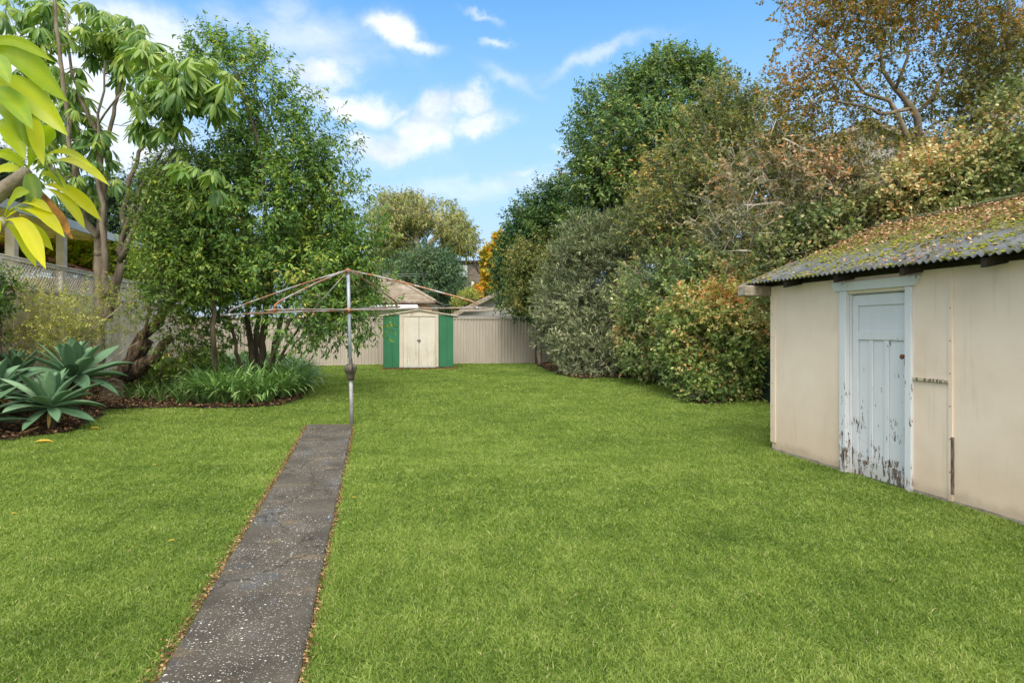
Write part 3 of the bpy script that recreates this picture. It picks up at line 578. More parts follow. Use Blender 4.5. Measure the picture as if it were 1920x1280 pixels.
dl0, dl1, dm = gp(756, 640).x + .005, gp(816, 640).x - .005, gp(785.5, 640).x
def gdoor():
    m, t, b = base_mat('stained_cream_door', .6, .3); oc = t.new('ShaderNodeTexCoord').outputs['Object']
    c = t.ramp(t.noise(oc, 2, 6, .6), [(.3, (.58, .53, .46)), (.7, (.7, .66, .59))]); st = t.noise(t.mapping(oc, (14, 14, .8)), 1.3, 6, .7)
    sp_ = t.new('ShaderNodeSeparateXYZ'); t.l.new(oc, sp_.inputs[0]); c = t.mix(t.m('MULTIPLY', t.step(st, .5, .72), t.step(sp_.outputs[2], 1.5, .7, 0, .75)), c, (.27, .2, .12, 1)); t.l.new(c, b.inputs['Base Color']); return m
M_gd = gdoor()
for a, e in ((dl0, dm - .006), (dm + .006, dl1)):
    b = MB(); b.box((a, gsy0 - .012, z0g + .03), (e, gsy0 + .012, fz - .066), .003); wd_ = (e - a) / 4
    for i in range(1, 4): b.box((a + wd_ * i - .01, gsy0 - .018, z0g + .08), (a + wd_ * i + .01, gsy0 - .0125, fz - .12), .002)
    b.build('door', M_gd, t3)
b = MB(); kz = gp(785, 638).z; b.tube([(dm, gsy0 - .013, kz), (dm, gsy0 - .035, kz), (dm, gsy0 - .05, kz)], [.07, .06, .03], 4); b.build('door_handle', pm('dull_galvanised', [(.3, (.1, .1, .1)), (.7, (.25, .25, .25))], 20, 4, .5, .2), t3)
b = MB(); b.box((dl0, gsy0 - .03, z0g - .01), (dl1, gsy0 + .02, z0g + .025)); b.build('sill', pm('galvanised_sill', [(.3, (.4, .41, .42)), (.7, (.6, .62, .63))], 9, 4, .4, .1), t3)
e0, e1, pk = gp(711, 592), gp(858, 592), gp(785, 580); Ye, Yb = gsy0 - .06, gsy1 + .06
b = MB(); b.add([(xa, gsy0 - .005, z1g - .01), (xb, gsy0 - .005, z1g - .01), (xb, gsy0 - .005, z1g + .0), (pk.x, gsy0 - .005, pk.z - .03), (xa, gsy0 - .005, z1g)], [(0, 1, 2, 3, 4)]); b.build('gable', M_crm, t3); b = MB(); b.add([(xa, gsy1, z1g - .01), (xb, gsy1, z1g - .01), (pk.x, gsy1, pk.z - .03)], [(0, 2, 1)]); b.build('gable', M_crm, t3)
b = MB()
for (p, q) in ((e0, pk), (pk, e1)): b.hexa([(p.x, Ye, p.z - .02), (q.x, Ye, q.z - .02), (q.x, Yb, q.z - .02), (p.x, Yb, p.z - .02), (p.x, Ye, p.z + .012), (q.x, Ye, q.z + .012), (q.x, Yb, q.z + .012), (p.x, Yb, p.z + .012)])
b.build('roof', M_crm, t3)
M_brk = pm('mossy_brick', [(.3, (.05, .035, .02)), (.45, (.1, .09, .025)), (.6, (.22, .09, .05)), (.75, (.3, .15, .09))], 9, 6, .9, .6)
b = MB(); x = xa - .06; 
while x < xb: b.box((x, gsy0 - .09, .14), (x + .215, gsy0 + .02, z0g - .012 + random.uniform(-.008, .004)), .008); x += .228
b.box((xa - .02, gsy0 + .021, .14), (xb, gsy1, z0g - .014)); b.build('brick_base', M_brk, t3)

# ---------------- rotary clothes hoist
def galv():
    m, t, b = base_mat('rusty_galvanised_pipe', .5, .4, .35); oc = t.new('ShaderNodeTexCoord').outputs['Object']
    c = t.ramp(t.noise(oc, 14, 6, .6), [(.3, (.24, .25, .26)), (.7, (.42, .44, .46))]); c = t.mix(t.step(t.noise(oc, 2.6, 8, .7), .43, .55), c, t.ramp(t.noise(oc, 30, 5, .6), [(.3, (.16, .06, .025)), (.7, (.42, .2, .1))])); t.l.new(c, b.inputs['Base Color']); return m
M_galv = galv(); M_pole = pm('blue_grey_painted_pipe', [(.3, (.22, .26, .31)), (.5, (.33, .37, .42)), (.68, (.42, .45, .48)), (.76, (.36, .2, .12))], 7, 7, .5, .15, metal=.2)
M_grime = pm('greasy_cast_iron', [(.3, (.05, .042, .035)), (.6, (.16, .14, .115)), (.8, (.26, .22, .17))], 12, 8, .6, .4, metal=.4)
hb = G(660, 797); hd = hb.x * SN + hb.y * CS
top = W(652.5, 508, hd); colr = W(653, 582, hd)
t4 = thing('clothes_hoist', 'old rotary clothes hoist with rusty galvanised arms at the end of the path', 'clothes line', hb)
pl = lambda v: hb.lerp(top, (797 - v) / (797 - 508.))
b = MB(); b.tube([hb + Vector((0, 0, -.1)), pl(708)], .031, 12); b.build('lower_pole', pm('grey_pipe', [(.3, (.2, .2, .21)), (.6, (.34, .34, .36)), (.78, (.3, .22, .17))], 8, 6, .5, .2, metal=.2), t4)
b = MB(); b.tube([pl(690), pl(600), top], .027, 12); b.build('upper_pole', M_pole, t4)
b = MB(); b.tube([pl(712), pl(709), pl(708), pl(700), pl(697), pl(690), pl(685), pl(682), pl(681)], [.055, .06, .062, .07, .092, .1, .092, .055, .045], 14); bx = pl(692); b.tube([bx + Vector((-.02, -.03, 0)), bx + Vector((.02, -.12, 0)), bx + Vector((.022, -.135, 0))], [.045, .045, .03], 10); wb = b.build('winder_box', M_grime, t4)
b = MB(); q = bx + Vector((.025, -.14, 0)); b.tube([q, q + Vector((.01, -.03, 0)), q + Vector((.0, -.035, .16)), q + Vector((-.0, -.03, .17)), q + Vector((0, -.07, .175))], [.012, .012, .009, .009, .011], 8); b.build('crank_handle', M_grime, wb)
b = MB(); b.tube([colr + Vector((0, 0, -.05)), colr + Vector((0, 0, .045))], .042, 12); b.build('collar', M_galv, t4)
b = MB(); b.tube([top + Vector((0, 0, -.04)), top + Vector((0, 0, .0)), top + Vector((0, 0, .03)), top + Vector((0, 0, .045))], [.04, .05, .04, .015], 12); b.build('top_cap', M_galv, t4)
RA = 2.3; ph = R(11); dirs = [(-math.cos(ph), math.sin(ph), 591, 437, 579), (-math.sin(ph), -math.cos(ph), 582, 514, 568), (math.cos(ph), -math.sin(ph), 577, 888, 567), (math.sin(ph), math.cos(ph), 575, 740, 572)]
cu = (653 - 960) / F * hd; tips = []
for ax, ad, vt, us, vs in dirs:
    d = hd + RA * ad; uu = 960 + (cu + RA * ax) * F / d; tip = W(uu, vt, d); tips.append(tip)
    a0 = colr + (tip - colr) * .015; b = MB(); b.tube([a0, colr.lerp(tip, .3) + Vector((0, 0, .012)), colr.lerp(tip, .7) + Vector((0, 0, .008)), tip], .0145, 10); ao = b.build('arm', M_galv, t4)
    j = colr.lerp(tip, .93); jt = j + Vector((0, 0, .075)); kx = top.lerp(jt, .5) + Vector((0, 0, .035))
    el_ = top.lerp(jt, .955) + Vector((0, 0, .012)); b = MB(); b.tube([top + Vector((0, 0, .01)), top.lerp(jt, .2) + Vector((0, 0, .03)), kx, top.lerp(jt, .8) + Vector((0, 0, .022)), el_, jt + Vector((0, 0, -.012)), j], [.0145] * 4 + [.0145, .0145, .0145], 10); b.build('stay', M_galv, t4)
    b = MB(); b.tube([j + (tip - j).normalized() * -.03, j + (tip - j).normalized() * .03], .024, 10); b.build('arm_clamp', M_galv, ao)
for k_ in range(2):
    b = MB(); b.tube([top, colr.lerp(tips[0 if k_ else 3], .28) + Vector((0, -.1 if k_ else .1, 0))], .006, 6); b.build('brace_wire', M_galv, t4)
b = MB()
for fr_ in (.35, .55, .75, .96):
    for i in range(4):
        p, q = colr.lerp(tips[i], fr_) + Vector((0, 0, .02)), colr.lerp(tips[(i + 1) % 4], fr_) + Vector((0, 0, .02)); b.tube([p, p.lerp(q, .5) - Vector((0, 0, .03 * fr_)), q], .0022, 4)
b.build('line_wires', pm('line_wire', [(.3, (.25, .25, .25)), (.7, (.4, .4, .4))], 20, 2, .5, 0), t4)

# ---------------- neighbouring buildings
M_tile = pm('old_terracotta_tile', [(.3, (.2, .15, .11)), (.5, (.3, .25, .19)), (.7, (.42, .37, .3))], 1.5, 8, .85, .2, 6)
M_rend = pm('grey_render', [(.3, (.26, .25, .24)), (.7, (.36, .35, .34))], 2, 6, .9, .1)
M_ora = pm('ochre_wall', [(.3, (.42, .27, .14)), (.7, (.6, .42, .25))], 3, 6, .8, .2)
M_white = pm('white_paint', [(.3, (.6, .6, .58)), (.7, (.75, .75, .73))], 3, 6, .6, .1)
M_guttr = pm('gutter', [(.3, (.12, .08, .06)), (.7, (.3, .25, .2))], 3, 4, .6, .1)
def tiled(b, A, B, Cc, Dd, rows):
    "stepped courses between eave edge A-B and top edge D-C"
    for i in range(rows):
        k0, k1 = i / rows, (i + 1) / rows; a, b_ = A.lerp(Dd, k0), B.lerp(Cc, k0); c, d = B.lerp(Cc, k1), A.lerp(Dd, k1); up = Vector((0, 0, .08))
        b.add([a + up, b_ + up, c, d, a, b_], [(0, 1, 2, 3), (4, 5, 1, 0)])
# hipped house behind the shed
hA, hB = W(560, 566, 40), W(816, 566, 40); hd_ = Vector((SN * 5, CS * 5, 0)); hp1 = W(735, 520, 44.5); hp0 = W(600, 520, 44.5); hC = hB + hd_ * 1.9; hD = hA + hd_ * 1.9
t5 = thing('tiled_house', 'neighbouring house with weathered hipped tile roof above the green garden shed', 'house', ((hA + hB) / 2 + hd_) * 1.0); t5.location.z = .3
b = MB(); tiled(b, hA, hB, hp1, hp0, 13); tiled(b, hB, hC, hp1, hp1 + Vector((.01, .01, 0)), 13); tiled(b, hC, hD, hp0, hp1, 13); tiled(b, hD, hA, hp0 + Vector((.01, 0, 0)), hp0, 13); rf_ = b.build('roof', M_tile, t5)
b = MB(); b.tube([hB + Vector((0, 0, .06)), hp1 + Vector((0, 0, .08))], .1, 6); b.tube([hp0 + Vector((0, 0, .08)), hp1 + Vector((0, 0, .08))], .1, 6); b.build('ridge_tiles', M_tile, rf_)
def wallbox(b, A, B, depth, z0, z1, inset=.4):
    dv = Vector((SN, CS, 0)); a = A + (B - A).normalized() * inset + dv * inset; c = B - (B - A).normalized() * inset + dv * inset; e = dv * depth
    b.hexa([(a.x, a.y, z0), (c.x, c.y, z0), (c.x + e.x, c.y + e.y, z0), (a.x + e.x, a.y + e.y, z0), (a.x, a.y, z1), (c.x, c.y, z1), (c.x + e.x, c.y + e.y, z1), (a.x + e.x, a.y + e.y, z1)])
b = MB(); wallbox(b, hA, hB, 8, .2, hA.z - .02, .25); b.build('wall', M_ora, t5)
b = MB(); b.tube([hA + Vector((0, 0, -.06)), hB + Vector((0, 0, -.06))], .08, 6); b.build('gutter', M_guttr, t5)
a, c = W(640, 572, 38), W(782, 571, 38); b = MB(); b.hexa([W(640, 581, 35.5), W(786, 580, 35.5), c - Vector((0, 0, .06)), a - Vector((0, 0, .06)), W(640, 579.5, 35.5), W(786, 578.5, 35.5), c, a]); b.build('verandah_roof', M_white, t5)
b = MB(); wallbox(b, W(640, 580, 36), W(786, 580, 36), 2, .2, 2.74, .1); b.build('verandah_wall', M_white, t5)
# gabled building to the right
gA, gP = W(838, 596, 33), W(962, 534, 33); gB = W(1086, 596, 33); dv = Vector((SN, CS, 0))
t6 = thing('gabled_house', 'grey rendered house gable with timber barge half hidden by the right hedge', 'house', (gP + dv * 4)); t6.location.z = .3
b = MB(); f_ = .45
b.add([gA + dv * f_, gB + dv * f_, gP + dv * f_, Vector((gA.x, gA.y, .2)) + dv * f_, Vector((gB.x, gB.y, .2)) + dv * f_], [(3, 4, 1, 2, 0)]); b.build('wall', M_rend, t6)
b = MB(); up = Vector((0, 0, .12)); tiled(b, gA + up + dv * 8, gA + up, gP + up, gP + up + dv * 8, 14); tiled(b, gB + up, gB + up + dv * 8, gP + up + dv * 8, gP + up, 14); b.build('roof', M_tile, t6)
b = MB(); dn_ = Vector((0, 0, -.14))
for a, c in ((gA, gP), (gB, gP)): b.hexa([a + dn_, c + dn_, c + dn_ + dv * .06, a + dn_ + dv * .06, a + up * .9, c + up * .9, c + up * .9 + dv * .06, a + up * .9 + dv * .06])
b.build('barge_board', M_weath, t6)
# low corrugated lean-to behind the fence
lA, lB = W(862, 589, 28), W(988, 589, 28)
t7 = thing('lean_to_shed', 'low corrugated lean-to roof just showing above the back fence', 'shed', (lA + lB) / 2 + dv); t7.location.z = .3
b = MB(); n = 90; e0_, e1_, k0_, k1_ = W(850, 584.5, 28), W(985, 581, 28), W(895, 577.5, 30.5), W(992, 577, 30.5); V = []
for i in range(n + 1):
    o = Vector((0, 0, .018 * math.cos(i * math.pi))); V += [e0_.lerp(e1_, i / n) + o, k0_.lerp(k1_, i / n) + o]
b.add(V, [(2 * i, 2 * i + 2, 2 * i + 3, 2 * i + 1) for i in range(n)]); b.build('roof', M_weath, t7)
b = MB(); wallbox(b, W(858, 589, 28.1), W(985, 589, 28.1), 2, .2, lA.z - .05, .02); b.build('wall', M_rend, t7)
# flat roofed two storey building far behind
fA, fB = W(842, 493, 75), W(960, 493, 75)
t8 = thing('two_storey_building', 'distant brown brick flat roofed building between the gum tree and the yellow tree', 'building', (fA + fB) / 2 + dv * 4); t8.location.z = 0
M_bb = pm('brown_brick', [(.3, (.12, .1, .08)), (.7, (.2, .165, .14))], 3, 6, .9, .1)
b = MB(); wallbox(b, fA, fB, 8, 0, fA.z, .1); b.build('wall', M_bb, t8)
b = MB(); b.hexa([fA - dv * .4 + Vector((0, 0, .01)), fB - dv * .4 + Vector((0, 0, .01)), fB + dv * 9 + Vector((0, 0, .01)), fA + dv * 9 + Vector((0, 0, .01)), fA - dv * .4 + Vector((0, 0, .25)), fB - dv * .4 + Vector((0, 0, .25)), fB + dv * 9 + Vector((0, 0, .25)), fA + dv * 9 + Vector((0, 0, .25))]); b.build('roof', M_black, t8)
b = MB(); a, c = W(861, 520, 74.9), W(876, 497, 74.9); wf = MB(); wf.hexa([Vector((a.x, a.y, a.z)), Vector((c.x, c.y, a.z)), Vector((c.x, c.y, a.z)) + dv * .3, Vector((a.x, a.y, a.z)) + dv * .3, Vector((a.x, a.y, c.z)), c, c + dv * .3, Vector((a.x, a.y, c.z)) + dv * .3]); wf = wf.build('window', M_white, t8)
a, c = W(862, 519, 74.85), W(875, 498, 74.85); b.add([Vector((a.x, a.y, a.z)), Vector((c.x, c.y, a.z)), c, Vector((a.x, a.y, c.z))], [(0, 1, 2, 3)]); b.build('blind', pm('window_blind', [(.3, (.45, .5, .52)), (.7, (.55, .6, .62))], 1, 2, .3, 0), wf)
p = W(886, 530, 52); t9 = thing('power_pole', 'slim white pole standing in front of the distant brick building', 'pole', (p.x, p.y, 0)); b = MB(); b.tube([(p.x, p.y, 0), (p.x, p.y, p.z)], .13, 10); b.build('pole', M_white, t9); b = MB(); b.tube([(p.x, p.y, p.z), (p.x, p.y, p.z + .08)], [.15, .1], 10); b.build('pole_cap', M_white, t9)
M_wire = pm('overhead_wire', [(.3, (.2, .24, .22)), (.7, (.34, .4, .36))], 2, 2, .6, 0)
for i, (a, c, lab) in enumerate((((690, 511, 38), (885, 497, 52), 'upper of the overhead wires crossing the feathery dark green tree'), ((690, 515, 38), (885, 500, 52), 'second overhead wire, just below the topmost one, in front of the feathery tree'), ((740, 541, 38), (886, 534, 52), 'middle overhead wire passing in front of the feathery tree'), ((800, 571, 38), (886, 553, 52), 'lowest overhead wire above the tiled roof corner'))):
    p, q = W(*a), W(*c); b = MB(); b.tube([p.lerp(q, t_) - Vector((0, 0, .35 * 4 * t_ * (1 - t_))) for t_ in np.linspace(0, 1, 9)], .012, 5); tag(b.build('overhead_wire', M_wire), lab, 'cable', 'overhead wires')
# pergola roof next door on the left
t10 = thing('pergola', 'neighbouring patio cover with flat roof and cream posts above the lattice fence', 'pergola', (-8.5, 15, .6))
PX = -7.35
pf = lambda u, v: onX(u, v, PX)
pa, pb = pf(-140, 330), pf(278, 464); ins = Vector((-5.5, 0, .25))
b = MB(); b.hexa([pa + Vector((0, 0, -.05)), pb + Vector((0, 0, -.05)), pb + ins + Vector((0, 0, -.05)), pa + ins + Vector((0, 0, -.05)), pa + Vector((0, 0, .02)), pb + Vector((0, 0, .02)), pb + ins + Vector((0, 0, .02)), pa + ins + Vector((0, 0, .02))]); b.build('roof', leaf_mat('translucent_roof_sheet', [(0, (.62, .56, .46)), (1, (.7, .65, .55))], .55, .5, .2), t10)
for i in range(9):
    p = pa.lerp(pb, (i + .4) / 9); b = MB(); b.hexa([p + Vector((-.02, -.03, -.2)), p + Vector((-.02, .03, -.2)), p + ins + Vector((0, .03, -.2)), p + ins + Vector((0, -.03, -.2)), p + Vector((-.02, -.03, -.055)), p + Vector((-.02, .03, -.055)), p + ins + Vector((0, .03, -.055)), p + ins + Vector((0, -.03, -.055))]); b.build('rafter', pm('cream_timber', [(.3, (.4, .35, .28)), (.7, (.55, .5, .42))], 4, 5, .7, .1), t10)
b = MB(); b.hexa([pa + Vector((.0, 0, -.16)), pb + Vector((.0, 0, -.16)), pb + Vector((.08, 0, -.16)), pa + Vector((.08, 0, -.16)), pa + Vector((.0, 0, .05)), pb + Vector((.0, 0, .05)), pb + Vector((.08, 0, .05)), pa + Vector((.08, 0, .05))]); b.build('gutter', pm('pale_blue_gutter', [(.3, (.38, .42, .46)), (.7, (.5, .54, .58))], 3, 4, .5, .05), t10)
for u, wpx in ((267, 7), (129, 6), (38, 6)):
    p = pf(u, 470); k_ = (p - pa).dot(pb - pa) / (pb - pa).length_squared; tz = pa.lerp(pb, k_).z - .2; d = p.x * SN + p.y * CS; hw = .09
    b = MB(); b.box((p.x - .25, p.y - hw, .4), (p.x - .07, p.y + hw, tz), .006); b.build('post', MC['cream_timber'], t10)
# brick wall glimpsed past the lattice
tw = thing('brick_house', 'red brick house wall glimpsed above the lattice between tree leaves', 'house', (-9, 21.5, .4)); M_rb = pm('red_brick', [(.3, (.2, .09, .06)), (.5, (.33, .16, .11)), (.7, (.42, .26, .19))], 5, 6, .9, .4, 14, (1, 1, 6))
b = MB(); b.box((-13, 19.6, .3), (-7.3, 24.4, 3.0)); b.build('wall', M_rb, tw)
b = MB(); tiled(b, Vector((-7.1, 19.4, 3.0)), Vector((-7.1, 24.6, 3.0)), Vector((-10, 24.6, 4.0)), Vector((-10, 19.4, 4.0)), 9); tiled(b, Vector((-13.2, 24.6, 3.0)), Vector((-13.2, 19.4, 3.0)), Vector((-10, 19.4, 4.0)), Vector((-10, 24.6, 4.0)), 9); b.build('roof', M_rb, tw)
# pale house beyond the right hand trees
hp, hl, hr = W(1632, 226, 27), W(1470, 306, 27), W(1830, 306, 27)
th = thing('pale_house', 'pale house gable glimpsed through the branches above the cream outbuilding', 'house', hp + dv * 3); th.location.z = 0
b = MB(); b.add([hl + dv * .4, hr + dv * .4, hp + dv * .4, Vector((hl.x, hl.y, 0)) + dv * .4, Vector((hr.x, hr.y, 0)) + dv * .4], [(3, 4, 1, 2, 0)]); b.build('wall', M_rend, th)
b = MB(); tiled(b, hl + up + dv * 8, hl + up, hp + up, hp + up + dv * 8, 12); tiled(b, hr + up, hr + up + dv * 8, hp + up + dv * 8, hp + up, 12); b.build('roof', M_tile, th)
b = MB()
for a, c in ((hl, hp), (hr, hp)): b.hexa([a - Vector((0, 0, .1)), c - Vector((0, 0, .1)), c - Vector((0, 0, .1)) + dv * .06, a - Vector((0, 0, .1)) + dv * .06, a + Vector((0, 0, .12)), c + Vector((0, 0, .12)), c + Vector((0, 0, .12)) + dv * .06, a + Vector((0, 0, .12)) + dv * .06])
b.build('barge_board', M_weath, th)
# dark boundary fence behind the right hedge
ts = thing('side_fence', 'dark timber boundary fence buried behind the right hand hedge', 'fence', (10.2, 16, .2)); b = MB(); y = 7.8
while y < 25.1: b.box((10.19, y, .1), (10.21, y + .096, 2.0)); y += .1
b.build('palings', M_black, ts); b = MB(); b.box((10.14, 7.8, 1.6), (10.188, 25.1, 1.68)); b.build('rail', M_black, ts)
#PART3
# ================================================================== TREES AND PLANTS
def lobe(u, v, d, ru, rv, rd=None, wgt=1.):
    c = W(u, v, d); a = ru * d / F; return (np.array(c), a, (rd if rd is not None else a * .8), rv * d / F, wgt)
AXR = np.array([CS, -SN, 0]); AXD = np.array([SN, CS, 0]); AXU = np.array([0, 0, 1.])
def lobe_points(lobes, n, rng, inner=.3, bump=.16, clump=.3, cf=2.2, seed=1):
    wts = np.array([l[4] * (l[1] * l[3] + l[1] * l[2] + l[2] * l[3]) for l in lobes]); idx = rng.choice(len(lobes), int(n * 1.9), p=wts / wts.sum())
    C_ = np.array([l[0] for l in lobes])[idx]; A = np.array([l[1:4] for l in lobes])[idx]; m = len(idx)
    u = norm(rng.normal(size=(m, 3))); r = np.where(rng.uniform(0, 1, m) < inner, rng.uniform(.25, .85, m), 1 - np.abs(rng.normal(0, .13, m)) + .05)
    r = r * (1 + bump * wobble(u * 3.1 + C_ * .7, seed + 5, 1.) + .5 * bump * wobble(u * 9 + C_, seed + 6, 1.))
    r = np.where(rng.uniform(0, 1, m) < .07, r * rng.uniform(1.05, 1.28, m), r)
    q = u * A * r[:, None]; P = C_ + q[:, :1] * AXR + q[:, 1:2] * AXD + q[:, 2:] * AXU
    o = u / A; out = norm(o[:, :1] * AXR + o[:, 1:2] * AXD + o[:, 2:] * AXU)
    cl = wobble(P, seed, cf) * .6 + wobble(P, seed + 1, cf * 2.3) * .4
    keep = rng.uniform(0, 1, m) < np.clip(.62 + clump * 1.6 * cl, .04, 1)
    keep &= P[:, 2] > gz(P[:, 0], P[:, 1]) + .06
    ins = (P[:, 0] > 5.0) & (P[:, 0] < 9.2) & (P[:, 1] < 7.7) & (P[:, 2] < RZ - sl_ * np.abs(P[:, 0] - RX) + .1)
    keep &= ~ins; ins = (P[:, 0] > gsx0 - .1) & (P[:, 0] < gsx1 + .1) & (P[:, 1] > gsy0 - .3) & (P[:, 1] < gsy1 + .1) & (P[:, 2] < 2.2); keep &= ~ins
    return P[keep][:n], out[keep][:n]

def grow(mb, stems, targets, rng, crook=.12, a=.006, bq=.011, rtip=.003, sides=5, arc=.15, maxr=.05):
    NP = []; NR = []
    for pts, rad in stems:
        pts = [Vector(p) for p in pts]; n = len(pts); rr = np.linspace(rad[0], rad[1], n) if len(rad) == 2 else rad
        # densify + slight wiggle
        dp = []; dr = []
        for i in range(n - 1):
            L = (pts[i + 1] - pts[i]).length; m = max(1, int(L / .22))
            for k in range(m):
                t = k / m; q = pts[i].lerp(pts[i + 1], t); j = min(rr[i] * .3, .022) + crook * .04
                dp.append(np.array(q) + (rng.normal(0, j, 3) if (k or i) else 0)); dr.append(rr[i] + (rr[i + 1] - rr[i]) * t)
        dp.append(np.array(pts[-1])); dr.append(rr[-1]); mb.tube(dp, dr, max(sides, 7)); NP += dp[1:]; NR += dr[1:]
    cap = len(NP) + len(targets) * 14; P = np.zeros((cap, 3)); Rr = np.zeros(cap); c = len(NP); P[:c] = NP; Rr[:c] = NR
    tg = np.array(targets)
    d0 = np.array([np.min(np.linalg.norm(P[:c] - t, axis=1)) for t in tg]); 
    for t in tg[np.argsort(d0)]:
        dv_ = P[:c] - t; dist = np.linalg.norm(dv_, axis=1); cost = dist + .7 * np.maximum(0, dv_[:, 2]) ; i = int(np.argmin(cost)); L = dist[i]
        if L < .12: continue
        m = int(np.clip(L / .2, 2, 12)); k = np.linspace(0, 1, m + 1); base = P[i] + (t - P[i]) * k[:, None]
        env = np.sin(k * math.pi)[:, None]; w_ = np.cumsum(rng.normal(0, 1, (m + 1, 3)), 0); w_ -= w_[0] + (w_[-1] - w_[0]) * k[:, None]
        base = base + w_ * crook * L / m * 1.6 + np.array([0, 0, 1.]) * arc * L * env * .5
        r0 = min(Rr[i] * .8, a + bq * L, maxr); rr = r0 + (rtip - r0) * k ** .8
        mb.tube(base, rr, sides, False); P[c:c + m] = base[1:]; Rr[c:c + m] = rr[1:]; c += m
def twigs(mb, P, D, L, r):
    n = len(P); D = norm(D); s = norm(np.cross(D, np.array([.3, .2, .9]))); q = np.cross(D, s); V = []
    ang = [0, 2.1, 4.2]; E = P + D * L
    ring = [s * math.cos(t) + q * math.sin(t) for t in ang]
    V = np.stack([P + r * x for x in ring] + [E + r * .35 * x for x in ring], 1).reshape(-1, 3)
    o = np.arange(n)[:, None] * 6; mb._tw = (V, np.concatenate([o + [0, 1, 4, 3], o + [1, 2, 5, 4], o + [2, 0, 3, 5]]))
def wood(name, mb, mat, parent):
    V = np.array(mb.v, float).reshape(-1, 3); Q = [f for f in mb.f if len(f) == 4]; Tn = [(f[0], f[i], f[i + 1]) for f in mb.f if len(f) > 4 for i in range(1, len(f) - 1)]
    Q = np.array(Q).reshape(-1, 4)
    if hasattr(mb, '_tw'): Q = np.concatenate([Q, mb._tw[1] + len(V)]); V = np.concatenate([V, mb._tw[0]])
    return link_mesh(name, fast_mesh(name, V, Q.astype(int), np.array(Tn).reshape(-1, 3) if Tn else None, smooth=True), mat, parent)

def tree(name, label, cat, base, stems, lobes, nspray, per, L, Wd, colors, seed, bark=None, spray=.35, tpl='ovate', droop=.35, up=.35, inner=.3, bump=.16, clump=.3, cf=2.2,
         nbr=160, crook=.12, trans=.3, rough=.45, spec=.35, parent_only=False, group=None, twr=.003, bq=.011, brkw=None, lit=.5, foliage='crown', vlo=0., fold=0., leafmat=None, arc=.15, spread=.9, lump=1.0, gain=(1.55, 1.32, 1.15)):
    rng = np.random.default_rng(seed); t = thing(name, label, cat, base, 0, group)
    P, O = lobe_points(lobes, nspray, rng, inner, bump, clump, cf, seed); n = len(P)
    ax = norm(O * .8 + rng.normal(0, .45, (n, 3)) + (0, 0, up)); mb = MB(); sL = spray * rng.uniform(.6, 1.3, n)
    tgt = P[rng.choice(n, min(nbr, n), replace=False)] if nbr else []
    if stems: grow(mb, stems, tgt, rng, crook=crook, bq=bq, arc=arc, **(brkw or {}))
    twigs(mb, P - ax * sL[:, None] * .5, ax, sL[:, None] * 1.4, twr)
    wood('trunk' if stems else 'branches', mb, bark or M_bark, t)
    k = np.tile((np.arange(per) + .5) / per, n); idx = np.repeat(np.arange(n), per); N_ = len(idx)
    axl = ax[idx]; pl_ = P[idx] + axl * (sL[idx] * (k - .15))[:, None]
    rnd = norm(rng.normal(size=(N_, 3))); perp = norm(rnd - axl * np.sum(rnd * axl, 1)[:, None])
    D = axl * (.25 + .6 * k[:, None]) + perp * spread + np.array([0, 0, -droop]); D = norm(D)
    N = rng.normal(0, .5, (N_, 3)) + np.array([0, 0, .75]) + O[idx] * .45
    lo = wobble(P, seed + 9, .9) * .5 + wobble(P, seed + 10, 3.1) * .5
    val = np.clip(.5 + .2 * lump * lo[idx] + rng.normal(0, .10, n)[idx] + rng.normal(0, .16, N_), vlo, 1)
    mat = leafmat or leaf_mat(name + '_leaf', colors, trans, rough, spec, gain)
    sz = rng.uniform(.65, 1.25, N_); leaves(foliage, pl_, D, N, L * sz, Wd * sz, tpl, val, mat, t); return t
gb = lambda u, v: G(u, v)
def stem(*p, r=(.06, .02)): return ([W(*q) for q in p], r)

# ---- multi-stemmed evergreen in the strappy border, left of centre
c = [(0, (.016, .05, .012)), (.35, (.045, .11, .022)), (.6, (.085, .175, .03)), (.82, (.17, .27, .045)), (.95, (.3, .34, .05)), (1, (.34, .3, .08))]
b0 = W(490, 738, 14)
st = [stem((485, 745, 14.), (470, 650, 14.1), (462, 560, 14.2), (455, 420, 14.5), (430, 260, 14.8), r=(.085, .02)), stem((492, 745, 14), (495, 640, 14), (502, 540, 13.8), (500, 420, 13.6), (490, 280, 13.4), (440, 130, 13.4), r=(.09, .015)),
      stem((500, 745, 14.1), (515, 640, 14.3), (540, 560, 14.6), (570, 450, 15), (600, 330, 15), r=(.075, .015)), stem((478, 745, 13.9), (450, 680, 13.6), (432, 600, 13.4), (400, 500, 13.2), (370, 380, 13.2), r=(.05, .014)),
      stem((497, 745, 13.8), (510, 660, 13.3), (545, 600, 13), (590, 570, 12.8), (650, 590, 12.7), r=(.05, .01)), stem((505, 740, 14), (530, 660, 14), (570, 600, 14), (640, 540, 14), r=(.045, .01)), stem((488, 745, 14.2), (480, 640, 14.8), (500, 480, 15.3), (540, 300, 15.3), (480, 170, 15), r=(.08, .012))]
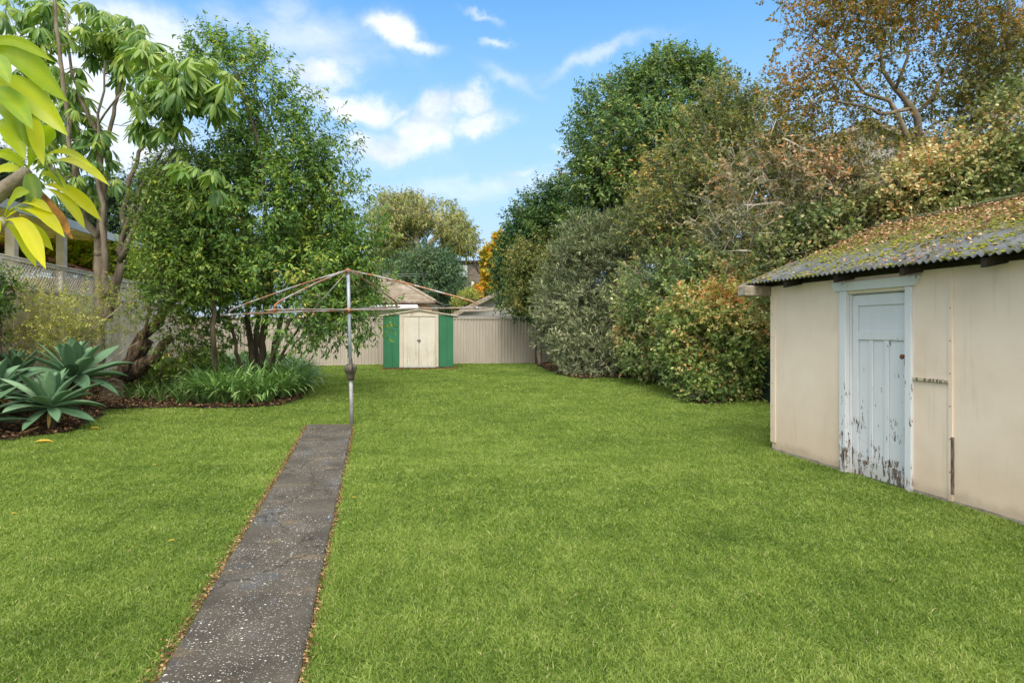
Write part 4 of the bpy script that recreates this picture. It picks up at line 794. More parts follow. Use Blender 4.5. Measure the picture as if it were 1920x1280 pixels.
lb = [lobe(430, 165, 14.2, 85, 75), lobe(395, 105, 14.2, 50, 45), lobe(470, 110, 14, 50, 40, wgt=.6), lobe(500, 190, 14, 70, 60), lobe(550, 260, 14, 80, 70), lobe(440, 300, 14.2, 95, 90), lobe(600, 340, 14, 75, 80), lobe(500, 400, 13.6, 130, 100),
      lobe(630, 440, 14, 72, 90), lobe(650, 530, 14, 62, 70), lobe(560, 520, 13.4, 110, 75), lobe(400, 470, 13.2, 90, 100), lobe(385, 590, 14.2, 60, 60, wgt=.5), lobe(600, 610, 13., 90, 45, 1., .8), lobe(470, 570, 13.6, 80, 45, wgt=.4), lobe(420, 640, 14.6, 60, 35, wgt=.3), lobe(690, 590, 13, 40, 35, .6, .5)]
tree('evergreen_tree', 'multi stemmed bushy evergreen rising from the strappy border left of the clothes hoist', 'tree', gb(490, 738), st, lb, 5400, 9, .108, .043, c, 11, M_barkdk, .36, 'lance', droop=.6, nbr=420, clump=.5, inner=.35, bump=.27, bq=.012, gain=(1.9, 1.65, 1.9), trans=.4)

# ---- thin dark trunk beside it
b0 = gb(402, 745)
tree('slender_tree', 'slender dark trunked tree just left of the multi stemmed evergreen', 'tree', b0, [([b0 - Vector((0, 0, .1)), W(401, 640, 12.6), W(400, 560, 12.6), W(402, 480, 12.7), W(385, 380, 12.8), W(370, 300, 12.9)], (.055, .02))],
     [lobe(350, 420, 12.8, 75, 70), lobe(390, 510, 12.7, 60, 55), lobe(330, 520, 12.4, 50, 50, wgt=.7), lobe(340, 340, 13, 60, 60)], 1500, 9, .09, .036, [(0, (.02, .06, .015)), (.5, (.07, .15, .025)), (.85, (.2, .3, .05)), (1, (.33, .38, .06))], 12, M_barkdk, .33, 'lance', droop=.5, nbr=120)

# ---- umbrella tree with several pale trunks
def whorl_leaf_rows(L, Wd, bend):
    t = np.array([0, .12, .3, .55, .8, 1.]); w_ = np.array([.06, .55, .9, 1., .7, .03]) * .5; V = []
    for ti, wi in zip(t, w_): z = -bend * ti ** 1.7; V += [(ti, -wi, z - .05 * wi), (ti, 0, z + .035 * wi * 2), (ti, wi, z - .05 * wi)]
    Q = [(3 * i + a, 3 * i + a + 1, 3 * i + a + 4, 3 * i + a + 3) for i in range(5) for a in (0, 1)]
    return np.array(V), np.array(Q)
def umbrella():
    rng = np.random.default_rng(31); b0 = W(184, 712, 14.2); t = thing('umbrella_tree', 'umbrella tree with several pale trunks and drooping leaf whorls at the left', 'tree', (b0.x, b0.y, float(gz(b0.x, b0.y))))
    mb = MB(); D = 14.2
    st = [stem((180, 725, D), (184, 650, D), (189, 560, D), (187, 500, D), (182, 445, D), (165, 415, D - .2), (152, 380, D - .2), (140, 280, D - .3), r=(0.158, 0.040)),
          stem((200, 600, D), (215, 540, D), (224, 490, D), (236, 445, D + .1), (232, 400, D), (243, 340, D), (262, 285, D), (292, 240, D), r=(0.115, 0.028)),
          stem((187, 480, D), (195, 420, D + .1), (200, 330, D + .1), (203, 270, D + .1), (214, 195, D + .1), (226, 150, D + .1), (236, 100, D + .1), r=(0.072, 0.024)),
          stem((183, 450, D), (192, 380, D - .2), (190, 300, D - .2), (180, 240, D - .2), (152, 185, D - .2), (135, 140, D - .2), (128, 80, D - .2), (125, 20, D - .2), r=(0.065, 0.018)),
          stem((224, 490, D), (250, 430, D - .2), (276, 365, D - .2), (305, 310, D - .2), (333, 272, D - .2), r=(0.072, 0.028)), stem((222, 480, D), (240, 410, D), (262, 350, D + .2), (300, 290, D + .2), (315, 268, D + .2), r=(0.050, 0.020)),
          stem((190, 310, D - .2), (184, 250, D - .3), (182, 215, D - .3), (196, 170, D - .3), (197, 115, D - .3), r=(0.036, 0.018)), stem((197, 560, D - .3), (200, 500, D - .4), (194, 440, D - .4), (190, 380, D - .4), (175, 320, D - .4), r=(0.086, 0.040)),
          stem((180, 240, D - .2), (196, 215, D - .4), (215, 190, D - .5), (232, 170, D - .5), r=(0.025, 0.016)), stem((165, 415, D - .2), (140, 330, D - .6), (125, 210, D - .8), (112, 110, D - 1), (106, 60, D - 1), (100, -20, D - 1), r=(0.050, 0.032)), stem((152, 380, D - .3), (100, 320, D - .4), (60, 250, D), (45, 80, D), r=(0.036, 0.020))]
    grow(mb, st, [], rng, crook=.1)
    cl = [(215, 50, 55, 34, 16), (235, 85, 60, 40, 18), (190, 90, 40, 30, 9), (265, 120, 50, 35, 14), (300, 100, 38, 28, 6), (330, 140, 60, 40, 18), (390, 140, 48, 36, 14), (290, 165, 50, 30, 10), (350, 185, 60, 30, 13), (400, 180, 35, 35, 8), (310, 215, 60, 35, 12), (275, 235, 40, 22, 5), (225, 140, 24, 20, 4),
          (40, 30, 60, 50, 18), (130, 25, 60, 45, 16), (90, 75, 50, 35, 8), (60, 150, 60, 50, 12), (130, 155, 40, 35, 6), (120, 190, 45, 45, 10), (150, 235, 40, 40, 8), (90, 250, 60, 40, 10), (190, 290, 36, 40, 6), (120, 300, 60, 60, 10), (180, 350, 50, 40, 6), (205, 330, 20, 20, 2), (60, 330, 50, 60, 7),
          (360, 345, 60, 40, 8), (425, 335, 40, 30, 5), (395, 385, 35, 25, 4), (335, 300, 40, 30, 4)]
    Tv, Tq = whorl_leaf_rows(1, 1, .42); PP = []; DD = []; NN = []; LL = []; VV = []; tg = []
    for (u, v, ru, rv, n) in cl:
        for i in range(int(n * 1.5)):
            a = rng.uniform(0, 6.28); rr = math.sqrt(rng.uniform(0, 1)); d = D + rng.normal(0, .45) + (1.0 * (u > 280) * -1.7); c = np.array(W(u + ru * rr * math.cos(a), v + rv * rr * math.sin(a), d)); tg.append(c - (0, 0, .05))
            tilt = norm(np.array([rng.normal(0, .35), rng.normal(-.15, .35), 1.])); x = norm(np.cross(tilt, [0, 1, .1])); y = np.cross(tilt, x); k = rng.integers(9, 15); ph0 = rng.uniform(0, 6.28); base = rng.uniform(.25, .8); s = rng.uniform(.8, 1.2)
            for j in range(k):
                p = ph0 + j * 2 * math.pi / k + rng.normal(0, .1); o = x * math.cos(p) + y * math.sin(p); dn = rng.uniform(.25, 1.25); dd = norm(o - tilt * dn)
                PP.append(c + dd * .05); DD.append(dd); NN.append(norm(tilt + o * .3)); LL.append(s * rng.uniform(.23, .33)); VV.append(np.clip(base + rng.normal(0, .12), 0, 1))
    grow2 = MB(); rs = np.random.default_rng(5); grow(mb, [([W(184, 480, D), W(187, 470, D)], (.1, .1))], [], rs)
    mbn = np.array(mb.v); 
    grow(mb, [(s[0], (.012, .01)) for s in st], np.array(tg), rng, crook=.08, a=.010, bq=.006, rtip=.006, sides=5, arc=-.25, maxr=.03)
    wood('trunk', mb, M_bark, t)
    PP, DD, NN, LL, VV = map(np.array, (PP, DD, NN, LL, VV)); n = len(PP); D_ = norm(DD); N_ = norm(NN - D_ * np.sum(NN * D_, 1)[:, None]); S_ = np.cross(D_, N_)
    V = PP[:, None] + LL[:, None, None] * (Tv[None, :, :1] * D_[:, None] + Tv[None, :, 1:2] * .25 * S_[:, None] + Tv[None, :, 2:] * N_[:, None]); o = np.arange(n)[:, None, None] * len(Tv)
    m = leaf_mat('umbrella_leaf', [(0, (.04, .10, .025)), (.4, (.11, .22, .05)), (.7, (.25, .37, .07)), (1, (.45, .52, .12))], .36, .35, .45)
    link_mesh('crown', fast_mesh('crown', V.reshape(-1, 3), (Tq[None] + o).reshape(-1, 4), None, np.repeat(VV, len(Tv)), True), m, t)
umbrella()

# ---- leaning sawn-off tree
def leaning():
    b0 = gb(207, 750); t = thing('leaning_tree', 'old tree leaning right with sawn off limbs and one leafy branch', 'tree', b0); rng = np.random.default_rng(8); mb = MB()
    z = Vector((0, 0, .15)); d = 13.6
    s = [([b0 - z, W(222, 716, d), W(240, 692, d), W(262, 655, d), W(273, 634, d)], (.25, .22, .2, .19, .18)), ([W(238, 700, d - .1), W(268, 684, d - .2), W(290, 665, d - .3), W(305, 645, d - .3), W(322, 632, d - .3)], (.2, .15, .11, .085, .075)),
         ([W(258, 660, d + .1), W(270, 628, d + .1), W(292, 602, d + .1), W(308, 580, d + .2), W(330, 560, d + .2), W(352, 546, d + .2), W(368, 520, d)], (.12, .12, .11, .1, .085, .07, .05)), ([W(218, 712, d - .25), W(240, 690, d - .28), W(262, 655, d - .2), W(270, 630, d - .15), W(279, 590, d), W(288, 540, d), W(291, 500, d)], (.06, .055, .045, .035, .025, .018, .01)),
         ([W(352, 546, d + .2), W(350, 450, d + .1), W(330, 360, d)], (.05, .012))]
    lb = [lobe(330, 470, 13.2, 55, 60), lobe(310, 560, 13.2, 45, 45, wgt=.5), lobe(260, 560, 13.4, 40, 30, wgt=.3), lobe(295, 500, 13.3, 30, 40, wgt=.5), lobe(350, 640, 13., 50, 45, wgt=.5)]
    P, O = lobe_points(lb, 750, rng, .4, .2, .3, 2.4, 77); n = len(P); ax = norm(O * .6 + rng.normal(0, .5, (n, 3)) + (0, 0, .3)); grow(mb, s[2:], P[rng.choice(n, 90)], rng, crook=.14)
    for p, r in s[:2]: grow(mb, [(p, r)], [], rng, crook=.3)
    twigs(mb, P - ax * .1, ax, .4, .003); wood('trunk', mb, M_barkrough, t)
    idx = np.repeat(np.arange(n), 9); N_ = len(idx); k = np.tile((np.arange(9) + .5) / 9, n); D_ = ax[idx] * .5 + rng.normal(0, .6, (N_, 3)) + (0, 0, -.4); val = np.clip(rng.normal(.55, .16, n)[idx] + rng.normal(0, .15, N_), 0, 1)
    leaves('crown', P[idx] + ax[idx] * (k * .36)[:, None], D_, rng.normal(0, .5, (N_, 3)) + (0, -.3, .8), .085 * rng.uniform(.7, 1.2, N_), .036, 'lance', val, leaf_mat('leaning_leaf', [(0, (.03, .08, .015)), (.5, (.11, .2, .03)), (.85, (.27, .36, .06)), (1, (.45, .2, .08))], .35), t)
leaning()

# ---- pale wispy shrub in front of the left fence
c = [(0, (.05, .09, .02)), (.4, (.16, .22, .05)), (.7, (.32, .38, .10)), (1, (.52, .52, .2))]
b0 = gb(70, 742)
tree('wispy_shrub', 'airy pale yellow green shrub with fine leaves in front of the lattice fence', 'shrub', b0, [([b0, W(60, 690, 12.1), W(40, 600, 12.1)], (.03, .01)), ([b0, W(100, 690, 12.0), W(170, 620, 12.1), W(230, 570, 12.3)], (.028, .008)), ([b0, W(90, 680, 12.3), W(120, 600, 12.3)], (.025, .008)), ([b0, W(40, 700, 11.8), W(-30, 620, 11.8)], (.025, .008)), ([b0, W(120, 700, 11.9), W(200, 680, 12.0), W(260, 640, 12.2)], (.022, .007))],
     [lobe(30, 580, 12.2, 80, 55, .8), lobe(110, 600, 12.2, 90, 45, .8), lobe(190, 590, 12.3, 80, 40, .7), lobe(50, 640, 12.1, 90, 35, .7), lobe(235, 580, 12.3, 45, 45, .6, .5), lobe(150, 640, 12.1, 70, 25, .6, .5), lobe(-40, 600, 12.1, 60, 70, .8)], 1350, 14, .062, .018, c, 41, M_barkpale, .38, 'diamond', droop=.15, up=.25, nbr=260, crook=.1, clump=.5, trans=.4, bump=.3, brkw=dict(a=.004, rtip=.002), twr=.0018)
b0 = gb(30, 720)
tree('leafy_shrub', 'small broad leaved green shrub at the left edge behind the agaves', 'shrub', W(5, 735, 11.2) * 1.0, [([W(5, 735, 11.2), W(0, 600, 11.2), W(-10, 540, 11.2)], (.03, .01))], [lobe(-15, 545, 11.2, 38, 36), lobe(-60, 600, 11, 50, 80)], 300, 9, .1, .04, [(0, (.02, .06, .015)), (.6, (.07, .16, .03)), (1, (.2, .3, .05))], 42, M_barkdk, .3, nbr=60)
b0 = gb(300, 735)
tree('low_shrub', 'low leafy green shrub between the leaning trunk and the strappy border', 'shrub', b0, [([b0, W(300, 700, 12.8), W(310, 660, 12.9)], (.02, .008)), ([b0, W(340, 700, 12.8), W(360, 670, 12.9)], (.02, .008))], [lobe(285, 722, 13.9, 34, 18), lobe(335, 700, 13.9, 45, 28), lobe(315, 690, 14.3, 50, 30, wgt=.6), lobe(380, 685, 14, 45, 28, wgt=.6)], 600, 9, .07, .034, [(0, (.03, .08, .015)), (.5, (.10, .19, .03)), (.85, (.24, .33, .05)), (1, (.4, .42, .08))], 43, M_barkdk, .22, nbr=50, crook=.1)

# ---- agaves
def agave(u, v, d, r, seed, label, n=38, z0=None):
    rng = np.random.default_rng(seed); p = W(u, v, d); g_ = float(gz(p.x, p.y)); t = thing('agave', label, 'agave', (p.x, p.y, g_), 0, 'agaves at the left bed edge'); V = []; Q = []; A = []; c0 = 0; hc = p.z
    def leaf(az_, el_, L, wd, bend, val, V, Q, A):
        ts = np.linspace(0, 1, 11); prof = np.interp(ts, [0, .1, .3, .55, .75, .9, 1], [.42, .5, .8, 1, .85, .42, .03]) * wd * .5; pos = np.array([p.x, p.y, hc]) + 0; ang = el_; o = np.array([math.cos(az_), math.sin(az_), 0]); s = np.array([-math.sin(az_), math.cos(az_), 0]); tw = rng.normal(0, .25); base = len(V)
        for i, ti in enumerate(ts):
            dirv = o * math.cos(ang) + AXU * math.sin(ang); nr = -o * math.sin(ang) + AXU * math.cos(ang); ss = s * math.cos(tw) + nr * math.sin(tw); nn = nr * math.cos(tw) - s * math.sin(tw); w_ = prof[i]
            cup = .38 * (1 - ti * .5)
            for a, h in ((-1, cup), (-.55, cup * .36), (0, 0), (.55, cup * .36), (1, cup)): V.append(pos + ss * a * w_ + nn * h * w_)
            for a, h in ((.5, -.12), (-.5, -.12)): V.append(pos + ss * a * w_ + nn * h * w_ * (1 - ti))
            pos = pos + dirv * L / 10; ang -= bend / 10 * (.3 + 1.6 * ti)
        for i in range(10):
            b_ = base + i * 7; q = b_ + 7; Q.extend([(b_ + k, b_ + k + 1, q + k + 1, q + k) for k in range(4)]); Q.extend([(b_ + 4, b_ + 5, q + 5, q + 4), (b_ + 5, b_ + 6, q + 6, q + 5), (b_ + 6, b_, q, q + 6)])
        A.extend([val] * (len(V) - base))
    for i in range(n):
        k = i / n; el_ = R(84) - k ** 1.1 * R(104) + rng.normal(0, .07); leaf(i * 2.4 + rng.normal(0, .12), el_, r * rng.uniform(.85, 1.08) * (.8 + .3 * min(1, k * 2)), r * .27 * rng.uniform(.85, 1.15), rng.uniform(.1, .75), np.clip(.5 - .2 * k + rng.normal(0, .14), 0, .85), V, Q, A)
    m = MC.get('agave_leaf') or leaf_mat('agave_leaf', [(0, (.06, .13, .065)), (.5, (.135, .25, .135)), (.85, (.25, .38, .22)), (1, (.45, .47, .22))], .06, .5, .3, mottle=.35); MC['agave_leaf'] = m
    link_mesh('leaves', fast_mesh('leaves', np.array(V), np.array(Q), None, np.array(A), True), m, t)
    V, Q, A = [], [], []
    for i in range(9): leaf(rng.uniform(0, 6.28), R(-25), r * rng.uniform(.35, .6), r * .08, rng.uniform(1., 1.7), rng.uniform(0, 1), V, Q, A)
    m = MC.get('agave_dead') or leaf_mat('agave_dead', [(0, (.12, .06, .02)), (.5, (.35, .2, .07)), (1, (.45, .4, .12))], .1, .8, .2); MC['agave_dead'] = m
    link_mesh('withered_leaves', fast_mesh('withered_leaves', np.array(V), np.array(Q), None, np.array(A), True), m, t)
    b = MB(); b.tube([(p.x, p.y, g_ - .05), (p.x + .03, p.y, (g_ + hc) / 2), (p.x, p.y, hc + .05)], [.07, .08, .06], 8); b.build('stalk', M_barkdk, t)
agave(93, 764, 9.7, .72, 1, 'large grey green agave rosette at the front of the left bed')
agave(140, 708, 11.0, .82, 2, 'agave rosette behind and right of the large front one, before the fence')
agave(-12, 742, 9.9, .72, 3, 'agave rosette cut off by the left edge of the photo', 30)
agave(-60, 790, 8.9, .7, 9, 'low agave rosette in the bottom left corner of the bed', 26)
agave(30, 700, 11.4, .6, 5, 'small agave rosette furthest back, under the wispy shrub', 24)
# withered stems on the mulch
b = MB(); b.tube([W(-20, 818, 9.2), W(20, 816, 9.2), W(50, 808, 9.3), W(72, 800, 9.3)], [.012, .014, .012, .008], 7); tag(b.build('dead_stem', pm('dead_stem', [(.3, (.2, .11, .05)), (.7, (.45, .28, .15))], 8, 5, .8, .3)), 'bare orange brown fallen stem on the mulch under the agaves', 'stem')

# ---- strappy border plants
def strappy(name, label, spots, n, L, wd, cols, seed):
    rng = np.random.default_rng(seed); V = []; m = 7; ts = np.linspace(0, 1, m)
    cs = np.array(spots); nb = len(cs) * n; ci = np.repeat(np.arange(len(cs)), n); a = rng.uniform(0, 6.28, nb); out = np.stack([np.cos(a), np.sin(a), 0 * a], 1); LL = L * rng.uniform(.7, 1.2, nb); el_ = rng.uniform(R(42), R(88), nb); bend = rng.uniform(1.1, 2.5, nb)
    p = cs[ci] + out * rng.uniform(0, .07, nb)[:, None]; s = np.stack([-np.sin(a), np.cos(a), 0 * a], 1); VV = []
    for i, ti in enumerate(ts):
        w_ = wd * np.interp(ti, [0, .2, .6, .9, 1], [.6, .9, 1, .6, .08]) * rng.uniform(.9, 1.1, nb) * .5; nr = -out * np.sin(el_)[:, None] + AXU * np.cos(el_)[:, None]
        VV += [p - s * w_[:, None] + nr * (w_ * .35)[:, None], p, p + s * w_[:, None] + nr * (w_ * .35)[:, None]]
        p = p + (out * np.cos(el_)[:, None] + AXU * np.sin(el_)[:, None]) * (LL / (m - 1))[:, None]; el_ = el_ - bend / (m - 1) * (.5 + ti); 
    V = np.stack(VV, 1); g_ = gz(V[..., 0], V[..., 1]); V[..., 2] = np.maximum(V[..., 2], g_ + .03); T_ = np.array([(3 * i + k, 3 * i + k + 1, 3 * i + k + 4, 3 * i + k + 3) for i in range(m - 1) for k in (0, 1)]); o = np.arange(nb)[:, None, None] * 3 * m
    val = np.clip(rng.normal(.5, .2, nb), 0, 1)
    tag(link_mesh(name, fast_mesh(name, V.reshape(-1, 3), (T_[None] + o).reshape(-1, 4), None, np.repeat(val, 3 * m), True), leaf_mat(name + '_leaf', cols, .15, .35, .5)), label, 'ground cover', kind='stuff')
rs = random.Random(2); sp_l = []
poly = [g2(395, 759), g2(450, 761), g2(515, 757), g2(560, 744), g2(572, 724), g2(540, 708), g2(470, 702), g2(380, 708), g2(345, 722), g2(360, 742)]
x, y = scatter(poly, 900, np.random.default_rng(6)); 
for a, c in zip(x, y):
    if all((a - q[0]) ** 2 + (c - q[1]) ** 2 > .125 ** 2 for q in sp_l): sp_l.append((a, c, float(gz(a, c)) + .02))
cst = [(0, (.06, .14, .03)), (.4, (.15, .29, .08)), (.75, (.29, .45, .15)), (1, (.52, .62, .28))]
strappy('strap_leaf_plants', 'dense border of dark green strap leaved plants around the evergreen tree', sp_l, 34, .8, .038, cst, 61)
sp2 = [tuple(gb(u, v) + Vector((0, 0, .02))) for u, v in ((330, 752), (318, 742), (350, 756), (378, 755), (300, 730), (345, 738), (285, 742), (365, 730), (330, 722), (262, 742), (275, 752), (300, 757), (340, 760), (375, 761), (400, 759), (245, 750), (320, 738))]
strappy('loose_strap_plants', 'looser thin strap leaved clumps at the left end of the border', sp2, 24, .5, .022, [(0, (.03, .08, .025)), (.5, (.09, .18, .05)), (1, (.26, .36, .12))], 62)

# ---- frangipani reaching in from the left, close to the camera
def frangipani():
    rng = np.random.default_rng(3); base = Vector((-2.45, 1.5, 0)); t = thing('frangipani_tree', 'frangipani branch with big yellow green leaves close by at the left edge', 'tree', base)
    d = 2.25; mb = MB(); grow(mb, [([base, base + Vector((.05, .1, .7)), base + Vector((.1, .25, 1.4)), W(-200, 470, d), W(-60, 385, d), W(-5, 372, d), W(25, 352, d), W(47, 330, d), W(52, 318, d)], (.07, .06, .055, .045, .034, .028, .026, .022, .017)), ([W(-120, 430, d), W(-60, 440, d), (W(-10, 428, d)), W(8, 412, d)], (.03, .026, .022, .015)), ([W(-200, 470, d), W(-190, 300, d), W(-120, 200, d), W(-60, 160, d)], (.04, .03, .025, .02))], [], rng, crook=.02)
    wood('trunk', mb, M_barkpale, t)
    LV = [(-70, 110, 103, 117, 20, .45), (-60, 95, 128, 192, 46, .4), (-60, 150, 127, 255, 46, .6), (-50, 180, 82, 304, 42, .5), (-60, 190, 62, 245, 40, .3), (-40, 130, 20, 160, 30, .3), (-60, 60, 20, 130, 30, .2), (20, 160, 60, 290, 30, .35), (-20, 230, 48, 300, 34, .5), (40, 200, 82, 312, 26, .75),
          (52, 318, 98, 236, 40, .4), (50, 325, 178, 317, 15, .8), (66, 318, 206, 349, 22, .75), (60, 320, 118, 352, 17, .05), (52, 322, 68, 396, 32, .15), (75, 345, 190, 414, 26, .9), (80, 352, 160, 430, 24, .85), (48, 318, 2, 262, 26, .6), (50, 320, -10, 285, 26, .5), (44, 320, 20, 240, 24, .4), (60, 335, 130, 360, 18, .6), (55, 330, -20, 330, 26, .7),
          (8, 408, 98, 399, 22, .8), (8, 410, 122, 446, 28, .85), (8, 412, 100, 470, 26, .75), (8, 414, 86, 505, 30, .95), (6, 414, 68, 502, 22, .7), (5, 410, 56, 360, 24, .55), (2, 410, -30, 480, 28, .8), (2, 405, -40, 380, 28, .7), (10, 405, 62, 404, 20, .65)]
    V = []; Q = []; A = []
    for i, (u0, v0, u1, v1, wp, val) in enumerate(LV):
        dd = d + rng.uniform(-.12, .12) if i > 9 else d - .25 + rng.uniform(-.1, .1); a = np.array(W(u0, v0, d if i > 9 else d - .2)); b = np.array(W(u1, v1, dd - .08)); ax_ = b - a; L = np.linalg.norm(ax_); ax_ /= L
        cam_ = norm(np.array([0, 0, CAMZ]) - (a + b) / 2); n_ = norm(cam_ + np.array([0, 0, .55]) + rng.normal(0, .25, 3)); n_ = norm(n_ - ax_ * (n_ @ ax_)); s = np.cross(ax_, n_); w_ = wp * d / F * .5 * .95; base = len(V)
        ts = np.linspace(0, 1, 13); prof = np.interp(ts, [0, .08, .25, .5, .72, .86, .94, 1], [.07, .14, .5, .88, 1, .7, .32, .01])
        for ti, pr in zip(ts, prof):
            c_ = a + ax_ * L * ti + np.array([0, 0, 1.]) * L * (.16 * math.sin(ti * math.pi)); wave = .06 * w_ * math.sin(ti * 22 + i)
            for q_, h in ((-1, .28), (-.5, .17), (0, 0), (.5, .17), (1, .28)): V.append(c_ + s * q_ * w_ * pr + n_ * (h * w_ * pr + abs(q_) * wave)); A.append(val + (.12 if q_ == 0 else 0) * 1)
        for r_ in range(12):
            for k in range(4): q = base + r_ * 5 + k; Q.append((q, q + 1, q + 6, q + 5))
    m = leaf_mat('frangipani_leaf', [(0, (.10, .17, .06)), (.3, (.22, .34, .02)), (.6, (.4, .48, .015)), (1, (.62, .58, .015))], .45, .4, .4, mottle=.4)
    o = link_mesh('foliage', fast_mesh('foliage', np.array(V), np.array(Q), None, np.clip(np.array(A), 0, 1), True), m, t)
    # one withered brown leaf
    V = []; Q = []; a = np.array(W(70, 352, d)); b = np.array(W(136, 448, d - .1)); ax_ = norm(b - a); L = np.linalg.norm(b - a); n_ = norm(np.array([.25, -.9, .2])); n_ = norm(n_ - ax_ * (n_ @ ax_)); s = np.cross(ax_, n_)
    for ti in np.linspace(0, 1, 9):
        pr = np.interp(ti, [0, .3, .7, 1], [.1, .6, 1, .1]) * .022; c_ = a + ax_ * L * ti
        for q_, h in ((-1, .7), (0, 0), (1, .7)): V.append(c_ + s * q_ * pr + n_ * h * pr)
    for r_ in range(8):
        for k in range(2): q = r_ * 3 + k; Q.append((q, q + 1, q + 4, q + 3))
    o = link_mesh('withered_leaf', fast_mesh('withered_leaf', np.array(V), np.array(Q), smooth=True), pm('withered_leaf_brown', [(.35, (.2, .09, .02)), (.65, (.45, .22, .05))], 25, 6, .7, .3), t)
frangipani()

# ================================================================== right hand side
cg = [(0, (.014, .05, .014)), (.35, (.04, .115, .028)), (.6, (.085, .185, .04)), (.85, (.17, .28, .05)), (.95, (.3, .38, .07)), (1, (.34, .2, .06))]
def bs(u, v, d): p = W(u, v, d); return Vector((p.x, p.y, float(gz(p.x, p.y))))
b0 = bs(1240, 690, 21.8)
tree('tall_green_tree', 'tall dense green tree, highest crown against the sky right of centre', 'tree', b0, [([b0, W(1240, 500, 21.8), W(1245, 350, 21.8), W(1250, 180, 21.8)], (.2, .04)), ([W(1242, 450, 21.8), W(1180, 330, 21.6), W(1150, 230, 21.5)], (.1, .03)), ([W(1242, 430, 21.8), W(1300, 300, 22), W(1330, 180, 22)], (.1, .03))],
     [lobe(1275, 185, 21.8, 95, 85), lobe(1180, 205, 21.6, 70, 75), lobe(1215, 270, 21, 110, 90), lobe(1145, 300, 21.3, 70, 75), lobe(1170, 370, 20.8, 95, 70), lobe(1320, 170, 22, 60, 65), lobe(1310, 290, 21.8, 90, 110), lobe(1100, 380, 21.5, 55, 60), lobe(1225, 400, 20.6, 90, 70), lobe(1120, 430, 21, 70, 60), lobe(1350, 210, 22.3, 50, 70), lobe(1250, 130, 21.8, 50, 42, wgt=.7), lobe(1130, 205, 21.6, 36, 42, wgt=.6)],
     7600, 9, .14, .066, cg, 101, M_barkdk, .42, 'ovate', droop=.4, nbr=260, clump=.42, inner=.3, bump=.26, cf=1.8, gain=(1.95, 1.4, 2.1), trans=.33)
b0 = bs(1010, 650, 25)
tree('dark_green_tree', 'dark green bushy tree overhanging the far end of the back fence', 'tree', b0, [([b0, W(1010, 560, 25), W(1000, 450, 25)], (.15, .04)), ([W(1008, 580, 25), W(1040, 480, 25)], (.08, .03))],
     [lobe(985, 440, 25.3, 42, 42), lobe(965, 500, 25.5, 40, 50), lobe(1010, 415, 24.8, 50, 42), lobe(975, 560, 25, 42, 38), lobe(1040, 390, 24.5, 48, 40), lobe(1070, 370, 24.2, 40, 35), lobe(1040, 460, 24, 60, 60), lobe(1020, 540, 24, 50, 50), lobe(945, 545, 26, 22, 30, wgt=.6)], 4300, 9, .12, .055, [(0, (.012, .045, .018)), (.4, (.03, .095, .035)), (.7, (.075, .16, .05)), (1, (.2, .28, .1))], 102, M_barkdk, .4, droop=.3, nbr=140, cf=1.8)
b0 = bs(1010, 650, 23.2)
tree('pink_tipped_shrub', 'olive shrub with pinkish new growth in front of the dark green tree', 'shrub', b0, [([b0, W(1010, 580, 23.2), W(1005, 500, 23.2)], (.08, .02))], [lobe(1000, 490, 23.3, 50, 50), lobe(985, 540, 23.3, 36, 45), lobe(1040, 520, 22.8, 45, 55)], 1500, 9, .1, .04, [(0, (.04, .08, .02)), (.4, (.12, .18, .05)), (.7, (.26, .27, .1)), (1, (.45, .3, .16))], 103, M_bark, .35, nbr=80)
co = [(0, (.045, .08, .045)), (.35, (.115, .17, .1)), (.65, (.22, .29, .19)), (.9, (.38, .45, .34)), (1, (.42, .4, .33))]
b0 = bs(1130, 700, 19.6)
tree('oleander_shrub', 'tall grey green narrow leaved shrub reaching the lawn right of the back fence', 'shrub', b0, [([b0, W(1120, 620, 19.6), W(1100, 500, 19.6)], (.07, .02)), ([b0, W(1160, 600, 19.4), W(1180, 450, 19.2)], (.07, .02)), ([b0, W(1080, 640, 19.6), W(1060, 560, 20)], (.05, .015)), ([b0, W(1120, 700, 18.8), W(1075, 700, 18.8)], (.03, .01))],
     [lobe(1120, 490, 19.6, 85, 80), lobe(1180, 470, 19.2, 60, 65), lobe(1105, 580, 19.4, 85, 75), lobe(1130, 655, 19, 85, 55), lobe(1200, 560, 18.8, 70, 90), lobe(1060, 540, 20.4, 50, 70), lobe(1062, 630, 20, 45, 55), lobe(1190, 650, 18.6, 60, 55), lobe(1090, 690, 18.8, 45, 22), lobe(1230, 420, 18.8, 50, 50, wgt=.7)],
     7000, 9, .165, .032, co, 104, M_barkpale, .34, 'lance', droop=-.15, up=.45, nbr=800, crook=.3, clump=.42, trans=.15, cf=2.0, spread=.55, inner=.3, bump=.28, twr=.004)
cr = [(0, (.025, .045, .015)), (.25, (.07, .11, .03)), (.5, (.14, .185, .055)), (.66, (.24, .25, .1)), (.8, (.36, .3, .16)), (.92, (.42, .18, .07)), (1, (.5, .4, .2))]
co2 = [(0, (.035, .045, .015)), (.28, (.085, .105, .03)), (.48, (.15, .15, .045)), (.62, (.22, .17, .055)), (.76, (.32, .18, .05)), (.9, (.36, .13, .03)), (1, (.42, .25, .06))]
b0 = bs(1370, 700, 17.5)
